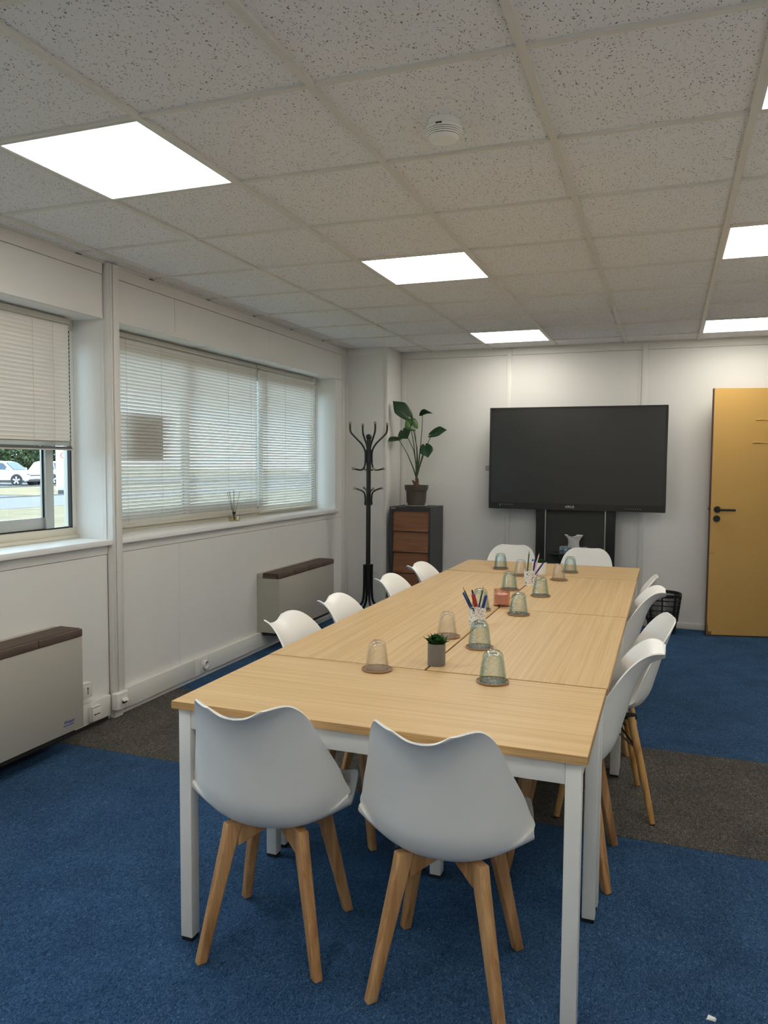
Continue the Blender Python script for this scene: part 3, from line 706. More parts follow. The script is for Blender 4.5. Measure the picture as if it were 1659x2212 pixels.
dup(tb, (0.2985, 2.4030, 0), PI / 2, 'oak table on the window side towards the screen')
dup(tb, (0.9030, 1.2065, 0), PI / 2, 'oak table on the door side behind the near end table')
dup(tb, (0.9030, 2.411, 0), -PI / 2, 'oak table on the door side towards the screen')
dup(tb, (0.601, 3.317, 0), PI, 'oak table across the far end before the screen')

# ------------------------------------------------------------------ chairs
def interp(tab, v):
    """Catmull-Rom through (v, value...) rows"""
    n = len(tab)
    for i in range(n - 1):
        if v <= tab[i + 1][0] or i == n - 2:
            a, b = tab[i], tab[i + 1]; p = tab[max(i - 1, 0)]; q = tab[min(i + 2, n - 1)]
            h = b[0] - a[0]; s = min(max((v - a[0]) / h, 0), 1); r = []
            for k in range(1, len(a)):
                ma = (b[k] - p[k]) / max(b[0] - p[0], 1e-6) * h; mb = (q[k] - a[k]) / max(q[0] - a[0], 1e-6) * h
                r.append((2 * s ** 3 - 3 * s ** 2 + 1) * a[k] + (s ** 3 - 2 * s ** 2 + s) * ma + (-2 * s ** 3 + 3 * s ** 2) * b[k] + (s ** 3 - s ** 2) * mb)
            return r
# v, y, z, half width, edge lift along the inner normal
TULIP = [(0.00, 0.222, 0.418, 0.165, 0.004), (0.05, 0.214, 0.440, 0.192, 0.010), (0.16, 0.148, 0.437, 0.212, 0.024), (0.30, 0.038, 0.406, 0.228, 0.045),
         (0.42, -0.060, 0.390, 0.238, 0.075), (0.52, -0.132, 0.406, 0.241, 0.106), (0.61, -0.178, 0.466, 0.236, 0.120), (0.71, -0.205, 0.555, 0.216, 0.108),
         (0.81, -0.231, 0.646, 0.188, 0.080), (0.89, -0.257, 0.719, 0.166, 0.052), (0.95, -0.290, 0.765, 0.152, 0.028), (1.00, -0.336, 0.787, 0.144, 0.008)]
SCOOP = [(0.00, 0.215, 0.425, 0.160, 0.002), (0.05, 0.208, 0.445, 0.190, 0.006), (0.16, 0.140, 0.450, 0.215, 0.022), (0.30, 0.030, 0.438, 0.228, 0.040),
         (0.42, -0.070, 0.432, 0.232, 0.060), (0.52, -0.145, 0.450, 0.230, 0.080), (0.61, -0.190, 0.505, 0.222, 0.088), (0.72, -0.216, 0.585, 0.208, 0.080),
         (0.84, -0.242, 0.680, 0.188, 0.058), (0.94, -0.266, 0.762, 0.172, 0.030), (1.00, -0.285, 0.812, 0.160, 0.010)]
CREST = [(0.0, 0.0), (0.25, 0.16), (0.5, 0.62), (0.75, 1.0), (1.0, 1.05)]
def shell_point(tab, u, v, dip, power=2.3, extra=0.0):
    y, z, w, d = interp(tab, v)
    y2, z2, _, _ = interp(tab, min(v + 0.01, 1)); y1, z1, _, _ = interp(tab, max(v - 0.01, 0))
    ty, tz = y2 - y1, z2 - z1; l = math.hypot(ty, tz); ty /= l; tz /= l
    ny, nz = tz, -ty                      # inner normal: up over the seat, forward on the back
    if nz < 0 and ny < 0: ny, nz = -ny, -nz
    rc = 0.52 * (1 - math.sqrt(max(0.0, 1 - min(1.0, max(0.0, (v - 0.86) / 0.14)) ** 2.2))) if v > 0.5 else 0.36 * (1 - math.sqrt(max(0.0, 1 - max(0.0, (0.10 - v) / 0.10) ** 2.2)))
    w *= 1 - rc
    au = abs(u)
    off = d * au ** power + extra
    k = max(0.0, (v - 0.80) / 0.20); k = k * k * (3 - 2 * k)
    s = 0.0; up = dip * interp(CREST, au * (1 - rc))[0] * k
    dn = 0.0
    return (w * u, y + ny * off + ty * (s + dn), z + nz * off + tz * (s + dn) + up)
def shell_mesh(tab, dip, name, mat, us=(-1, 1), vs_=(0, 1), nu=30, nv=60, thick=0.005, extra=0.0, corner=None):
    bm = bmesh.new(); rows = []
    for j in range(nv + 1):
        q_ = 0.5 - 0.5 * math.cos(PI * j / nv) if not corner else j / nv
        v = vs_[0] + (vs_[1] - vs_[0]) * q_; row = []
        kk = 1.0
        if corner:
            q = abs(2 * j / nv - 1); kk = (1 - q ** corner) ** (1 / corner) if q < 1 else 0.35
            kk = max(kk, 0.45)
        for i in range(nu + 1):
            u = (us[0] + (us[1] - us[0]) * i / nu) * kk
            row.append(bm.verts.new(shell_point(tab, u, v, dip, extra=extra)))
        rows.append(row)
    for j in range(nv):
        for i in range(nu):
            bm.faces.new((rows[j][i], rows[j][i + 1], rows[j + 1][i + 1], rows[j + 1][i]))
    bmesh.ops.recalc_face_normals(bm, faces=bm.faces)
    bmesh.ops.solidify(bm, geom=bm.faces[:], thickness=thick)
    bmesh.ops.recalc_face_normals(bm, faces=bm.faces)
    me = bpy.data.meshes.new(name); bm.to_mesh(me); bm.free(); me.materials.append(M[mat])
    me.polygons.foreach_set('use_smooth', [True] * len(me.polygons)); me.set_sharp_from_angle(angle=math.radians(60))
    return me
def wood_leg(sx, sy):
    """square tapered leg splayed along the diagonal"""
    g_ = G(); d = Vector((sx, sy, 0)).normalized(); t = Vector((-d.y, d.x, 0))
    rings = []
    for z_, r, a, b in ((0.0, 0.2465, 0.0150, 0.0135), (0.12, 0.2160, 0.0165, 0.0145), (0.350, 0.1560, 0.0225, 0.016), (0.396, 0.1440, 0.026, 0.016)):
        c = d * r; c.z = z_
        rings.append([c + d * a + t * b, c + d * a - t * b, c - d * a - t * b, c - d * a + t * b])
    fs_ = [(3, 2, 1, 0)] + [(4 * i + k, 4 * i + (k + 1) % 4, 4 * i + 4 + (k + 1) % 4, 4 * i + 4 + k) for i in range(3) for k in range(4)] + [(12, 13, 14, 15)]
    return g_.add([q for rg in rings for q in rg], fs_)
SCREW = G().cyl((0, -0.0004, 0), (0, 0.0008, 0), 0.003, n=8).mesh('screw', 'black_metal')
def make_tulip(label):
    t = thing('shell_chair', label, 'chair', (0, 0, 0), 0, 'white shell chairs around the table')
    put('seat_shell', shell_mesh(TULIP, 0.026, 'seat_shell', 'chair_shell'), t)
    put('seat_pad', shell_mesh(TULIP, 0.0, 'seat_pad', 'pad', us=(-0.80, 0.80), vs_=(0.045, 0.50), nu=18, nv=18, thick=0.014, extra=0.018, corner=3.0), t)
    for sx in (-1, 1):
        for sy in (-1, 1):
            lg = wood_leg(sx, sy).build('leg', 'beech', t, bevel=0.005, seg=3)
            if (sx, sy) in ((1, -1), (-1, 1)):
                d = Vector((sx, sy, 0)).normalized(); tt = Vector((-d.y, d.x, 0)); p = d * 0.142 + tt * 0.0172; p.z = 0.362
                bk = put('bracket', G().box(-0.024, 0.024, -0.0012, 0.0012, -0.007, 0.007).mesh('bracket', 'steel', bevel=0.0008), lg, p, (0, 0, math.atan2(d.y, d.x)))
                for q in (-0.016, 0.0, 0.016):
                    put('screw', SCREW, bk, (q, 0.0014, 0))
    for s in (-1, 1):
        d = Vector((1, s, 0)).normalized(); tt = Vector((-d.y, d.x, 0))
        g_ = G()
        for e in (-1, 1):
            a = d * 0.0 * e; b = d * 0.135 * e
            g_.hexa([a - tt * .013 + Vector((0, 0, .366)), a + tt * .013 + Vector((0, 0, .366)), b + tt * .013 + Vector((0, 0, .322)), b - tt * .013 + Vector((0, 0, .322)),
                     a - tt * .013 + Vector((0, 0, .393)), a + tt * .013 + Vector((0, 0, .393)), b + tt * .013 + Vector((0, 0, .393)), b - tt * .013 + Vector((0, 0, .393))])
        g_.build('cross_beam', 'beech', t, bevel=0.003)
    return t
def make_scoop(label):
    t = thing('scoop_chair', label, 'chair', (0, 0, 0), 0, 'white scoop chairs on dowel legs')
    put('seat_shell', shell_mesh(SCOOP, 0.0, 'seat_shell', 'chair_shell'), t)
    for sx in (-1, 1):
        for sy in (-1, 1):
            lg = G().tube([(sx * 0.118, sy * 0.105, 0.415), (sx * 0.155, sy * 0.150, 0.20), (sx * 0.190, sy * 0.188, 0.006)], [0.0155, 0.0145, 0.0115], 16).build('leg', 'pale_beech', t, smooth=True)
            G().cyl((sx * 0.190, sy * 0.188, 0.0), (sx * 0.190, sy * 0.188, 0.007), 0.0105, n=12).build('glide', 'black_plastic', lg)
    w = G()
    for sx in (-1, 1):
        w.cyl((sx * 0.140, -0.132, 0.285), (sx * 0.09, 0.02, 0.405), 0.004, n=8); w.cyl((sx * 0.140, 0.132, 0.285), (sx * 0.09, -0.02, 0.405), 0.004, n=8)
        w.cyl((sx * 0.140, -0.132, 0.285), (0, -0.03, 0.40), 0.004, n=8); w.cyl((sx * 0.140, 0.132, 0.285), (0, 0.03, 0.40), 0.004, n=8)
    w.build('wire_brace', 'black_metal', t, smooth=True)
    br = G()
    for sx in (-1, 1): br.box(sx * 0.10 - 0.012, sx * 0.10 + 0.012, -0.13, 0.13, 0.400, 0.424)
    br.build('mount_frame', 'black_metal', t, bevel=0.003)
    return t
tul = make_tulip('white shell chair at the near table end, the left of the two')
tul.location = (0.281, 0.145, 0); tul.rotation_euler = (0, 0, math.radians(8.5))
c2_ = dup(tul, (0.816, 0.155, 0), math.radians(3.0), 'white shell chair at the near table end, right one with small dark mark')
_p = Vector(shell_point(TULIP, -0.50, 0.50, 0, extra=-0.0066))
put('screw_hole', G().lathe([(0, -0.001), (0.006, -0.001), (0.006, 0.002), (0, 0.002)], 14).mesh('screw_hole', 'mark_black'), c2_, _p, (0.9, 0.5, 0))
dup(tul, (0.188, 0.907, 0), math.radians(-90), 'white shell chair on the window side nearest the viewer')
dup(tul, (0.195, 1.395, 0), math.radians(-88), 'white shell chair on the window side, second from the viewer')
dup(tul, (0.200, 2.106, 0), math.radians(-90), 'white shell chair on the window side before the coat stand')
dup(tul, (0.200, 2.660, 0), math.radians(-92), 'white shell chair on the window side before the drawer cabinet')
dup(tul, (1.032, 0.920, 0), math.radians(90), 'white shell chair on the door side nearest the viewer')
dup(tul, (1.030, 2.220, 0), math.radians(92), 'white shell chair on the door side, third from the viewer')
sc = make_scoop('white scoop chair on dowel legs, door side, turned slightly out')
sc.location = (1.122, 1.470, 0); sc.rotation_euler = (0, 0, math.radians(100.8))
dup(sc, (1.040, 2.715, 0), math.radians(90), 'white scoop chair on the door side farthest from the viewer')
dup(sc, (0.245, 3.790, 0), math.radians(180), 'white scoop chair at the far table end, left of the screen stand')
dup(sc, (0.808, 3.790, 0), math.radians(180), 'white scoop chair at the far table end, before the tissue box')

# ------------------------------------------------------------------ screen on its stand
st = thing('screen_stand', 'black floor stand with two columns carrying the large screen', 'stand', (0.588, 5.20, 0))
for sx in (-1, 1):
    G().box(sx * 0.307 - 0.040, sx * 0.307 + 0.040, -0.04, 0.045, 0.09, 1.75).build('column', 'bezel', st, bevel=0.004)
    G().box(sx * 0.262 - 0.005, sx * 0.262 + 0.005, -0.035, -0.020, 0.30, 1.60).build('silver_strip', 'silver', st)
    G().box(sx * 0.307 - 0.035, sx * 0.307 + 0.035, -0.52, 0.08, 0.055, 0.095).build('base_beam', 'bezel', st, bevel=0.006)
    for yy in (-0.48, 0.05):
        G().cyl((sx * 0.307 - 0.012, yy, 0.030), (sx * 0.307 + 0.012, yy, 0.030), 0.030, n=18).build('caster', 'black_plastic', st, smooth=True)
G().box(-0.257, 0.257, -0.018, 0.012, 0.25, 1.60).build('centre_panel', 'stand_grey', st)
sh = G().box(-0.215, 0.12, -0.20, -0.018, 0.640, 0.652).build('shelf', 'bezel', st, bevel=0.004)
G().box(-0.12, -0.08, -0.16, -0.018, 0.590, 0.640).build('shelf_bracket', 'bezel', sh, bevel=0.003)
tv = thing('display_screen', 'large black interactive display switched off on its stand', 'screen', (0.582, 5.095, 1.034), math.radians(0.0))
TW, TH = 1.532, 0.918
G().box(-TW / 2, TW / 2, 0.008, 0.062, 0, TH).build('rear_case', 'bezel', tv, bevel=0.008)
bz = G(); bz.box(-TW / 2, TW / 2, 0.0, 0.012, 0.0, 0.060); bz.box(-TW / 2, TW / 2, 0.0, 0.012, TH - 0.018, TH); bz.box(-TW / 2, -TW / 2 + 0.018, 0.0, 0.012, 0.06, TH - 0.018); bz.box(TW / 2 - 0.018, TW / 2, 0.0, 0.012, 0.06, TH - 0.018)
bz.build('bezel', 'bezel', tv, bevel=0.0015, seg=1)
G().box(-TW / 2 + 0.018, TW / 2 - 0.018, 0.004, 0.008, 0.060, TH - 0.018).build('screen_glass', 'screen', tv)
text('ARIUS', 0.030, 'logo_white', tv, (-0.035, -0.0006, 0.030), (PI / 2, 0, 0), 'maker_name', 0.0003)
for k in range(6):
    G().box(-0.665 + k * 0.022, -0.653 + k * 0.022, -0.0006, 0.0, 0.040, 0.0425).build('key_mark', 'logo_white', tv)
G().box(-0.665, -0.657, -0.0006, 0.0, 0.026, 0.034).build('power_mark', 'logo_white', tv)
for k in range(7):
    G().box(0.440 + k * 0.020, 0.445 + k * 0.020, -0.0006, 0.0, 0.024, 0.0275).build('port_mark', 'logo_white', tv)
for k in range(3):
    G().box(-TW / 2 - 0.042, -TW / 2, 0.02, 0.05, 0.348 + k * 0.016, 0.354 + k * 0.016).build('side_fin', 'bezel', tv)
G().box(-0.25, 0.25, 0.062, 0.085, 0.25, 0.70).build('mount_plate', 'black_metal', tv)
# tissue box
tx = thing('tissue_box', 'floral tissue box with a white tissue pulled up, on the stand shelf', 'tissue box', (0.588, 5.09, 0.652))
G().box(-0.115, 0.115, -0.055, 0.055, 0, 0.058).build('carton', 'print', tx, bevel=0.001, seg=1)
bm = bmesh.new(); NR, NK = 10, 28; rows = []
for j in range(NR + 1):
    s = j / NR; row = []
    for k in range(NK):
        a = 2 * PI * k / NK
        rx = 0.052 - 0.012 * math.sin(s * PI) + 0.016 * s * s; ry = 0.018 + 0.006 * s
        w = 1 + (0.10 + 0.20 * s) * math.sin(3 * a + 2.2 * s) + 0.12 * s * math.sin(5 * a + 1)
        row.append(bm.verts.new((rx * math.cos(a) * w - 0.006 * s, ry * math.sin(a) * w, 0.056 + 0.100 * s + 0.012 * s * math.sin(2 * a + 0.7))))
    rows.append(row)
for j in range(NR):
    for k in range(NK): bm.faces.new((rows[j][k], rows[j][(k + 1) % NK], rows[j + 1][(k + 1) % NK], rows[j + 1][k]))
bmesh.ops.solidify(bm, geom=bm.faces[:], thickness=0.0008)
me = bpy.data.meshes.new('tissue'); bm.to_mesh(me); bm.free(); me.materials.append(M['tissue']); me.polygons.foreach_set('use_smooth', [True] * len(me.polygons))
put('tissue', me, tx)

# ------------------------------------------------------------------ drawer cabinet
cb = thing('drawer_cabinet', 'tall dark grey cabinet with brown drawer fronts in the corner', 'cabinet', (-1.070, 4.86, 0))
CW, CD, CH = 0.398, 0.42, 1.036
g = G(); g.box(0, 0.034, 0, CD, 0, CH); g.box(CW - 0.018, CW, 0, CD, 0, CH); g.box(0.034, CW - 0.018, 0, CD, CH - 0.034, CH); g.box(0.034, CW - 0.018, 0, CD, 0, 0.03); g.box(0.034, CW - 0.018, CD - 0.01, CD, 0.03, CH - 0.034)
g.build('carcass', 'anthracite', cb)
nd_ = 5; dh = (CH - 0.034 - 0.03) / nd_
for k in range(nd_):
    z0 = 0.03 + k * dh
    d_ = G().hexa([(0.036, -0.004, z0 + 0.005), (CW - 0.020, -0.004, z0 + 0.005), (CW - 0.020, 0.034, z0 + 0.005), (0.036, 0.034, z0 + 0.005),
                   (0.036, 0.016, z0 + dh - 0.004), (CW - 0.020, 0.016, z0 + dh - 0.004), (CW - 0.020, 0.034, z0 + dh - 0.004), (0.036, 0.034, z0 + dh - 0.004)]).build('drawer_front', 'cab_wood', cb)
    G().box(0.040, 0.140, -0.006, 0.006, z0 + 0.018, z0 + 0.030).build('label_holder', 'cab_wood', d_, bevel=0.002)
    G().box(0.036, CW - 0.020, 0.020, 0.032, z0 + dh - 0.004, z0 + dh + 0.005).build('drawer_gap', 'black_plastic', d_)
G().box(0.012, 0.058, -0.002, 0.0, CH - 0.018, CH - 0.008).build('name_badge', 'silver', cb, bevel=0.001)

# potted plant
sa = G().lathe([(0.0, 0.0), (0.085, 0.0), (0.108, 0.008), (0.110, 0.012), (0.104, 0.012), (0.084, 0.005), (0.0, 0.005)], 40, (0, 0, 0)).build('plant_saucer', 'white_ceramic', None, smooth=True)
sa.location = (-0.862, 5.02, CH); tag(sa, 'white saucer under the taupe plant pot on the cabinet', 'saucer')
pl = thing('potted_plant', 'tall arrow leaved plant in a taupe pot on the cabinet', 'plant', (-0.862, 5.02, CH + 0.0055))
G().lathe([(0.0, 0.0), (0.080, 0.0), (0.098, 0.145), (0.108, 0.147), (0.114, 0.195), (0.106, 0.195), (0.098, 0.150), (0.090, 0.03), (0.0, 0.03)], 40).build('pot', 'pot', pl, smooth=True)
G().lathe([(0.0, 0.17), (0.06, 0.172), (0.1005, 0.168), (0.0, 0.150)], 24).build('soil', 'soil', pl, smooth=True)
tk = G(); tk.tube([(0.005, 0, 0.165), (-0.004, 0, 0.20), (0.006, 0.004, 0.235), (0.0, 0, 0.262)], [0.026, 0.024, 0.017, 0.016], 12)
tk.tube([(-0.008, 0, 0.195), (-0.030, -0.004, 0.232), (-0.040, -0.006, 0.238)], [0.014, 0.010, 0.007], 8); tk.tube([(0.010, 0, 0.185), (0.026, 0.0, 0.205)], [0.014, 0.009], 8); tk.tube([(-0.002, 0, 0.24), (0.014, -0.004, 0.262)], [0.012, 0.007], 8)
tk.build('trunk', 'bark', pl, smooth=True)
def heart(length, width, fold, droop, mat):
    """leaf blade: attach point at origin, tip along +X, up +Z"""
    bm = bmesh.new(); n = 14; m_ = 5; rows = []
    for i in range(n + 1):
        s = i / n; x = -0.26 * length + 1.26 * length * s
        if s < 0.62: w = math.sin((s + 0.06) / 0.68 * PI * 0.5) ** 0.6
        else: w = max(0.0, 1 - ((s - 0.62) / 0.38) ** 1.35) ** 1.15
        w = max(w * width / 2, 0.0006)
        notch = max(0.0, 1 - s / 0.22)
        row = []
        for j in range(-m_, m_ + 1):
            a = j / m_
            y = w * a
            xx = x + 0.24 * length * notch * max(0, 1 - abs(a) * 2.2)
            zz = fold * abs(y) + 0.0 - droop * (max(0, xx) / length) ** 2 * length - droop * 0.5 * (max(0, -xx) / length) ** 2 * length - 0.12 * abs(a) ** 3 * w
            row.append(bm.verts.new((xx, y, zz)))
        rows.append(row)
    for i in range(n):
        for j in range(2 * m_): bm.faces.new((rows[i][j], rows[i][j + 1], rows[i + 1][j + 1], rows[i + 1][j]))
    bmesh.ops.recalc_face_normals(bm, faces=bm.faces); bmesh.ops.solidify(bm, geom=bm.faces[:], thickness=0.0012)
    me = bpy.data.meshes.new('leaf'); bm.to_mesh(me); bm.free(); me.materials.append(M[mat]); me.polygons.foreach_set('use_smooth', [True] * len(me.polygons))
    return me
def leaf(attach, tip, up, width, fold, droop, mat, bend=(0, 0, 0), base=(0, 0, 0.262), lenf=1.0):
    A, T, U = Vector(attach), Vector(tip), Vector(up)
    X = (T - A); L_ = X.length * lenf; X.normalize(); Z = (U - X * U.dot(X)).normalized(); Y = Z.cross(X)
    stem_mid = (Vector(base) * 0.45 + A * 0.55) + Vector(bend)
    s1 = (Vector(base) * 0.78 + A * 0.22) + Vector(bend) * 0.7
    s2 = (Vector(base) * 0.2 + A * 0.8) + Vector(bend) * 0.6
    stm = G().tube([Vector(base), s1, stem_mid, s2, A], [0.0085, 0.006, 0.0042, 0.0034, 0.0028], 8).build('stem', 'stem', pl, smooth=True)
    o = put('leaf', heart(L_, width, fold, droop, mat), pl)
    o.matrix_local = Matrix(((X.x, Y.x, Z.x, A.x), (X.y, Y.y, Z.y, A.y), (X.z, Y.z, Z.z, A.z), (0, 0, 0, 1)))
    return o
leaf((-0.085, -0.02, 0.845), (-0.215, -0.07, 0.985), (0.35, -0.9, 0.25), 0.140, 0.15, 0.1, 'leaf', (0.02, 0, 0.0))
leaf((0.045, 0.03, 0.850), (0.135, 0.02, 0.895), (-0.35, 0.25, 0.9), 0.095, 0.9, 0.35, 'leaf', (0.01, 0, 0.0))
leaf((-0.020, -0.02, 0.735), (-0.095, -0.045, 0.815), (0.3, -0.9, 0.45), 0.135, 0.15, 0.1, 'leaf_light', (0.015, 0, 0.0))
leaf((-0.128, -0.03, 0.705), (-0.070, -0.11, 0.645), (-0.3, -0.75, 0.6), 0.140, 0.2, 0.25, 'leaf', (0.045, 0, 0.02))
leaf((-0.175, -0.02, 0.625), (-0.290, -0.07, 0.620), (0.1, -0.55, 0.8), 0.085, 0.35, 0.1, 'leaf', (0.01, 0, 0.02))
leaf((0.145, 0.0, 0.672), (0.290, -0.05, 0.722), (-0.1, -0.75, 0.6), 0.120, 0.25, 0.15, 'leaf', (-0.01, 0, 0.0))
leaf((0.090, -0.02, 0.560), (0.140, -0.10, 0.470), (0.1, -0.75, 0.55), 0.130, 0.25, 0.2, 'leaf', (-0.004, 0, 0.0))
leaf((-0.052, -0.02, 0.775), (-0.135, 0.04, 0.700), (-0.2, -0.8, 0.55), 0.130, 0.2, 0.2, 'leaf', (0.035, 0, 0.0))

# ------------------------------------------------------------------ coat stand
ct = thing('coat_stand', 'black metal coat stand with wooden knobbed hooks before the column', 'coat stand', (-1.182, 4.60, 0))
G().cyl((0, 0, 0.40), (0, 0, 1.665), 0.021, n=24).build('pole', 'black_metal', ct, smooth=True)
G().lathe([(0.0, -0.028), (0.018, -0.022), (0.027, -0.008), (0.028, 0.004), (0.020, 0.019), (0.010, 0.025), (0.0, 0.027)], 24, (0, 0, 1.676)).build('top_ball', 'black_metal', ct, smooth=True)
G().cyl((0, 0, 0.24), (0, 0, 0.52), 0.024, n=24).build('sleeve', 'black_metal', ct, smooth=True)
def hook(path, r, a, knob_r=0.0145):
    ca, sa_ = math.cos(a), math.sin(a)
    p = [(q * ca, q * sa_, z_) for q, z_ in path]
    h = G().tube(p, r, 10).build('hook', 'black_metal', ct, smooth=True)
    G().lathe([(0, -knob_r), (knob_r * 0.7, -knob_r * 0.7), (knob_r, 0), (knob_r * 0.7, knob_r * 0.7), (0, knob_r)], 14, p[-1]).build('knob', 'knob', h, smooth=True, angle=80)
A0 = math.radians(40)
def arc_smooth(path, it=2):
    for _ in range(it):
        q = [path[0]]
        for a, b in zip(path[:-1], path[1:]):
            q += [(a[0] * .75 + b[0] * .25, a[1] * .75 + b[1] * .25), (a[0] * .25 + b[0] * .75, a[1] * .25 + b[1] * .75)]
        path = q + [path[-1]]
    return path
for k in range(4):
    a = A0 + k * PI / 2 + (0.0 if k % 2 == 0 else 0.0)
    hook(arc_smooth([(0.030, 1.44), (0.030, 1.58), (0.142, 1.685), (0.176, 1.720), (0.176, 1.795)]), 0.0085, a)
    hook(arc_smooth([(0.030, 1.56), (0.030, 1.42), (0.060, 1.372), (0.145, 1.392)]), 0.0075, a)
    hook(arc_smooth([(0.030, 1.06), (0.030, 1.165), (0.062, 1.195), (0.128, 1.215)]), 0.0075, a)
    for z_ in (1.46, 1.54, 1.08, 1.13):
        G().cyl((0.028 * math.cos(a), 0.028 * math.sin(a), z_), (0.040 * math.cos(a), 0.040 * math.sin(a), z_), 0.0055, n=8).build('bolt', 'black_metal', ct)
    p = arc_smooth([(0.036, 0.52), (0.036, 0.22), (0.060, 0.15), (0.235, 0.012)])
    lg = G().tube([(q * math.cos(a), q * math.sin(a), z_) for q, z_ in p], 0.0115, 10).build('leg', 'black_metal', ct, smooth=True)
    G().cyl((0.235 * math.cos(a), 0.235 * math.sin(a), 0.0), (0.235 * math.cos(a), 0.235 * math.sin(a), 0.014), 0.013, n=12).build('foot_cap', 'black_plastic', lg)

# ------------------------------------------------------------------ waste bin
bn = thing('waste_bin', 'black wire mesh waste bin against the back wall', 'bin', (1.345, 5.125, 0))
def binr(z_): return 0.112 + 0.040 * z_ / 0.335
G().lathe([(0.0, 0.002), (binr(0), 0.0), (binr(0.105), 0.105), (binr(0.105) - 0.003, 0.105), (binr(0) - 0.004, 0.005), (0.0, 0.006)], 40).build('solid_base', 'black_plastic', bn, smooth=True)
g = G(); nb = 72
for k in range(nb):
    a = 2 * PI * k / nb; ca, sa_ = math.cos(a), math.sin(a)
    g.cyl((binr(0.10) * ca, binr(0.10) * sa_, 0.10), (binr(0.33) * ca, binr(0.33) * sa_, 0.33), 0.0017 if k % 9 else 0.006, n=4)
g.build('wire_side', 'black_plastic', bn)
for z_, h_ in ((0.155, 0.005), (0.20, 0.005), (0.245, 0.005), (0.288, 0.006), (0.318, 0.022)):
    G().lathe([(binr(z_) + 0.0025, 0), (binr(z_ + h_) + 0.0025, h_), (binr(z_ + h_) - 0.002, h_), (binr(z_) - 0.002, 0)], 40, (0, 0, z_), closed=True).build('hoop', 'black_plastic', bn, smooth=True)
G().lathe([(0.150, 0), (0.157, 0.004), (0.157, 0.010), (0.150, 0.012), (0.147, 0.006)], 40, (0, 0, 0.334), closed=True).build('rim', 'black_plastic', bn, smooth=True)

# ------------------------------------------------------------------ things on the table
def tumbler(kind):
    Ht, Rr, Rb = (0.100, 0.0445, 0.0300) if kind != 'ribbed' else (0.098, 0.0410, 0.0270)
    n = 96 if kind != 'smooth' else 72
    prof = []
    nz = 26
    for i in range(nz + 1):                 # outer wall, open rim at z=0, closed base on top
        s = i / nz; z_ = Ht * s
        r = Rr + (Rb - Rr) * s ** 1.25
        if s > 0.86: r = r - (Rb * 0.30) * ((s - 0.86) / 0.14) ** 2.2
        prof.append((r, z_))
    prof.append((Rb * 0.35, Ht + 0.0005)); prof.append((0.0, Ht - 0.001))
    no = len(prof)
    inner = []
    for i in range(nz, -1, -1):
        s = i / nz; z_ = (Ht - 0.010) * s
        r = Rr + (Rb - Rr) * s ** 1.25 - 0.0030
        if s > 0.80: r -= (Rb * 0.4) * ((s - 0.80) / 0.20) ** 2
        inner.append((r, z_))
    prof += [(0.0, Ht - 0.010)] + inner
    def mod(t, i):
        if i >= nz - 3: return 1.0
        if kind == 'ribbed': return 1 + 0.014 * math.cos(24 * t)
        if kind == 'hammered':
            row = i / 2.6
            return 1 + 0.011 * math.cos(18 * t + (PI if int(row) % 2 else 0)) * math.sin(PI * (row % 1.0))
        return 1 + 0.004 * math.cos(30 * t)
    g_ = G(); g_.lathe(prof, n, mod=mod)
    return g_.mesh('tumbler', {'ribbed': 'g_clear', 'hammered': 'g_hammer', 'smooth': 'g_blue'}[kind], smooth=True, angle=80)
TUM = {k: tumbler(k) for k in ('ribbed', 'hammered', 'smooth')}
COAST = G().lathe([(0.0, 0.0), (0.048, 0.0), (0.0525, 0.002), (0.0535, 0.0065), (0.0500, 0.0070), (0.0480, 0.0035), (0.0, 0.0035)], 48).mesh('coaster', 'leather', smooth=True)
glasses = [('ribbed', 0.448, 0.545, 'clear ribbed tumbler upside down near the table front, left of the grey pot', 'brown coaster under the clear tumbler left of the grey pot'),
    ('hammered', 0.848, 0.545, 'blue tinted dimpled tumbler upside down, nearest the viewer', 'brown coaster under the nearest dimpled tumbler'),
    ('hammered', 0.701, 0.985, 'blue tinted dimpled tumbler upside down before the lacy cup with the red marker', 'brown coaster under the tumbler before the nearer pen cup'),
    ('ribbed', 0.535, 1.118, 'clear ribbed tumbler upside down behind the grey potted succulent', 'brown coaster under the clear tumbler behind the grey pot'),
    ('hammered', 0.721, 1.690, 'blue tinted dimpled tumbler upside down, right of the pink candle holder', 'brown coaster under the tumbler right of the candle holder'),
    ('hammered', 0.528, 1.735, 'blue tinted dimpled tumbler upside down, left of the candle holder, behind pens', 'brown coaster under the tumbler left of the candle holder'),
    ('hammered', 0.739, 2.235, 'blue tinted dimpled tumbler upside down before the farther pen cup, right', 'brown coaster under the tumbler right before the farther pen cup'),
    ('smooth', 0.545, 2.375, 'smooth blue green tumbler upside down behind the candle holder', 'brown coaster under the smooth tumbler behind the candle holder'),
    ('smooth', 0.322, 3.210, 'smooth blue green tumbler upside down on the far end table, leftmost', 'brown coaster under the leftmost far tumbler'),
    ('ribbed', 0.505, 2.945, 'clear tumbler upside down, partly hidden behind the farther pen cup', 'brown coaster under the clear tumbler behind the pen cup'),
    ('ribbed', 0.754, 2.850, 'clear ribbed tumbler upside down right of the white succulent pot', 'brown coaster under the clear tumbler right of the white pot'),
    ('hammered', 0.779, 3.215, 'blue tinted dimpled tumbler upside down, farthest, before the right end chair', 'brown coaster under the farthest dimpled tumbler')]
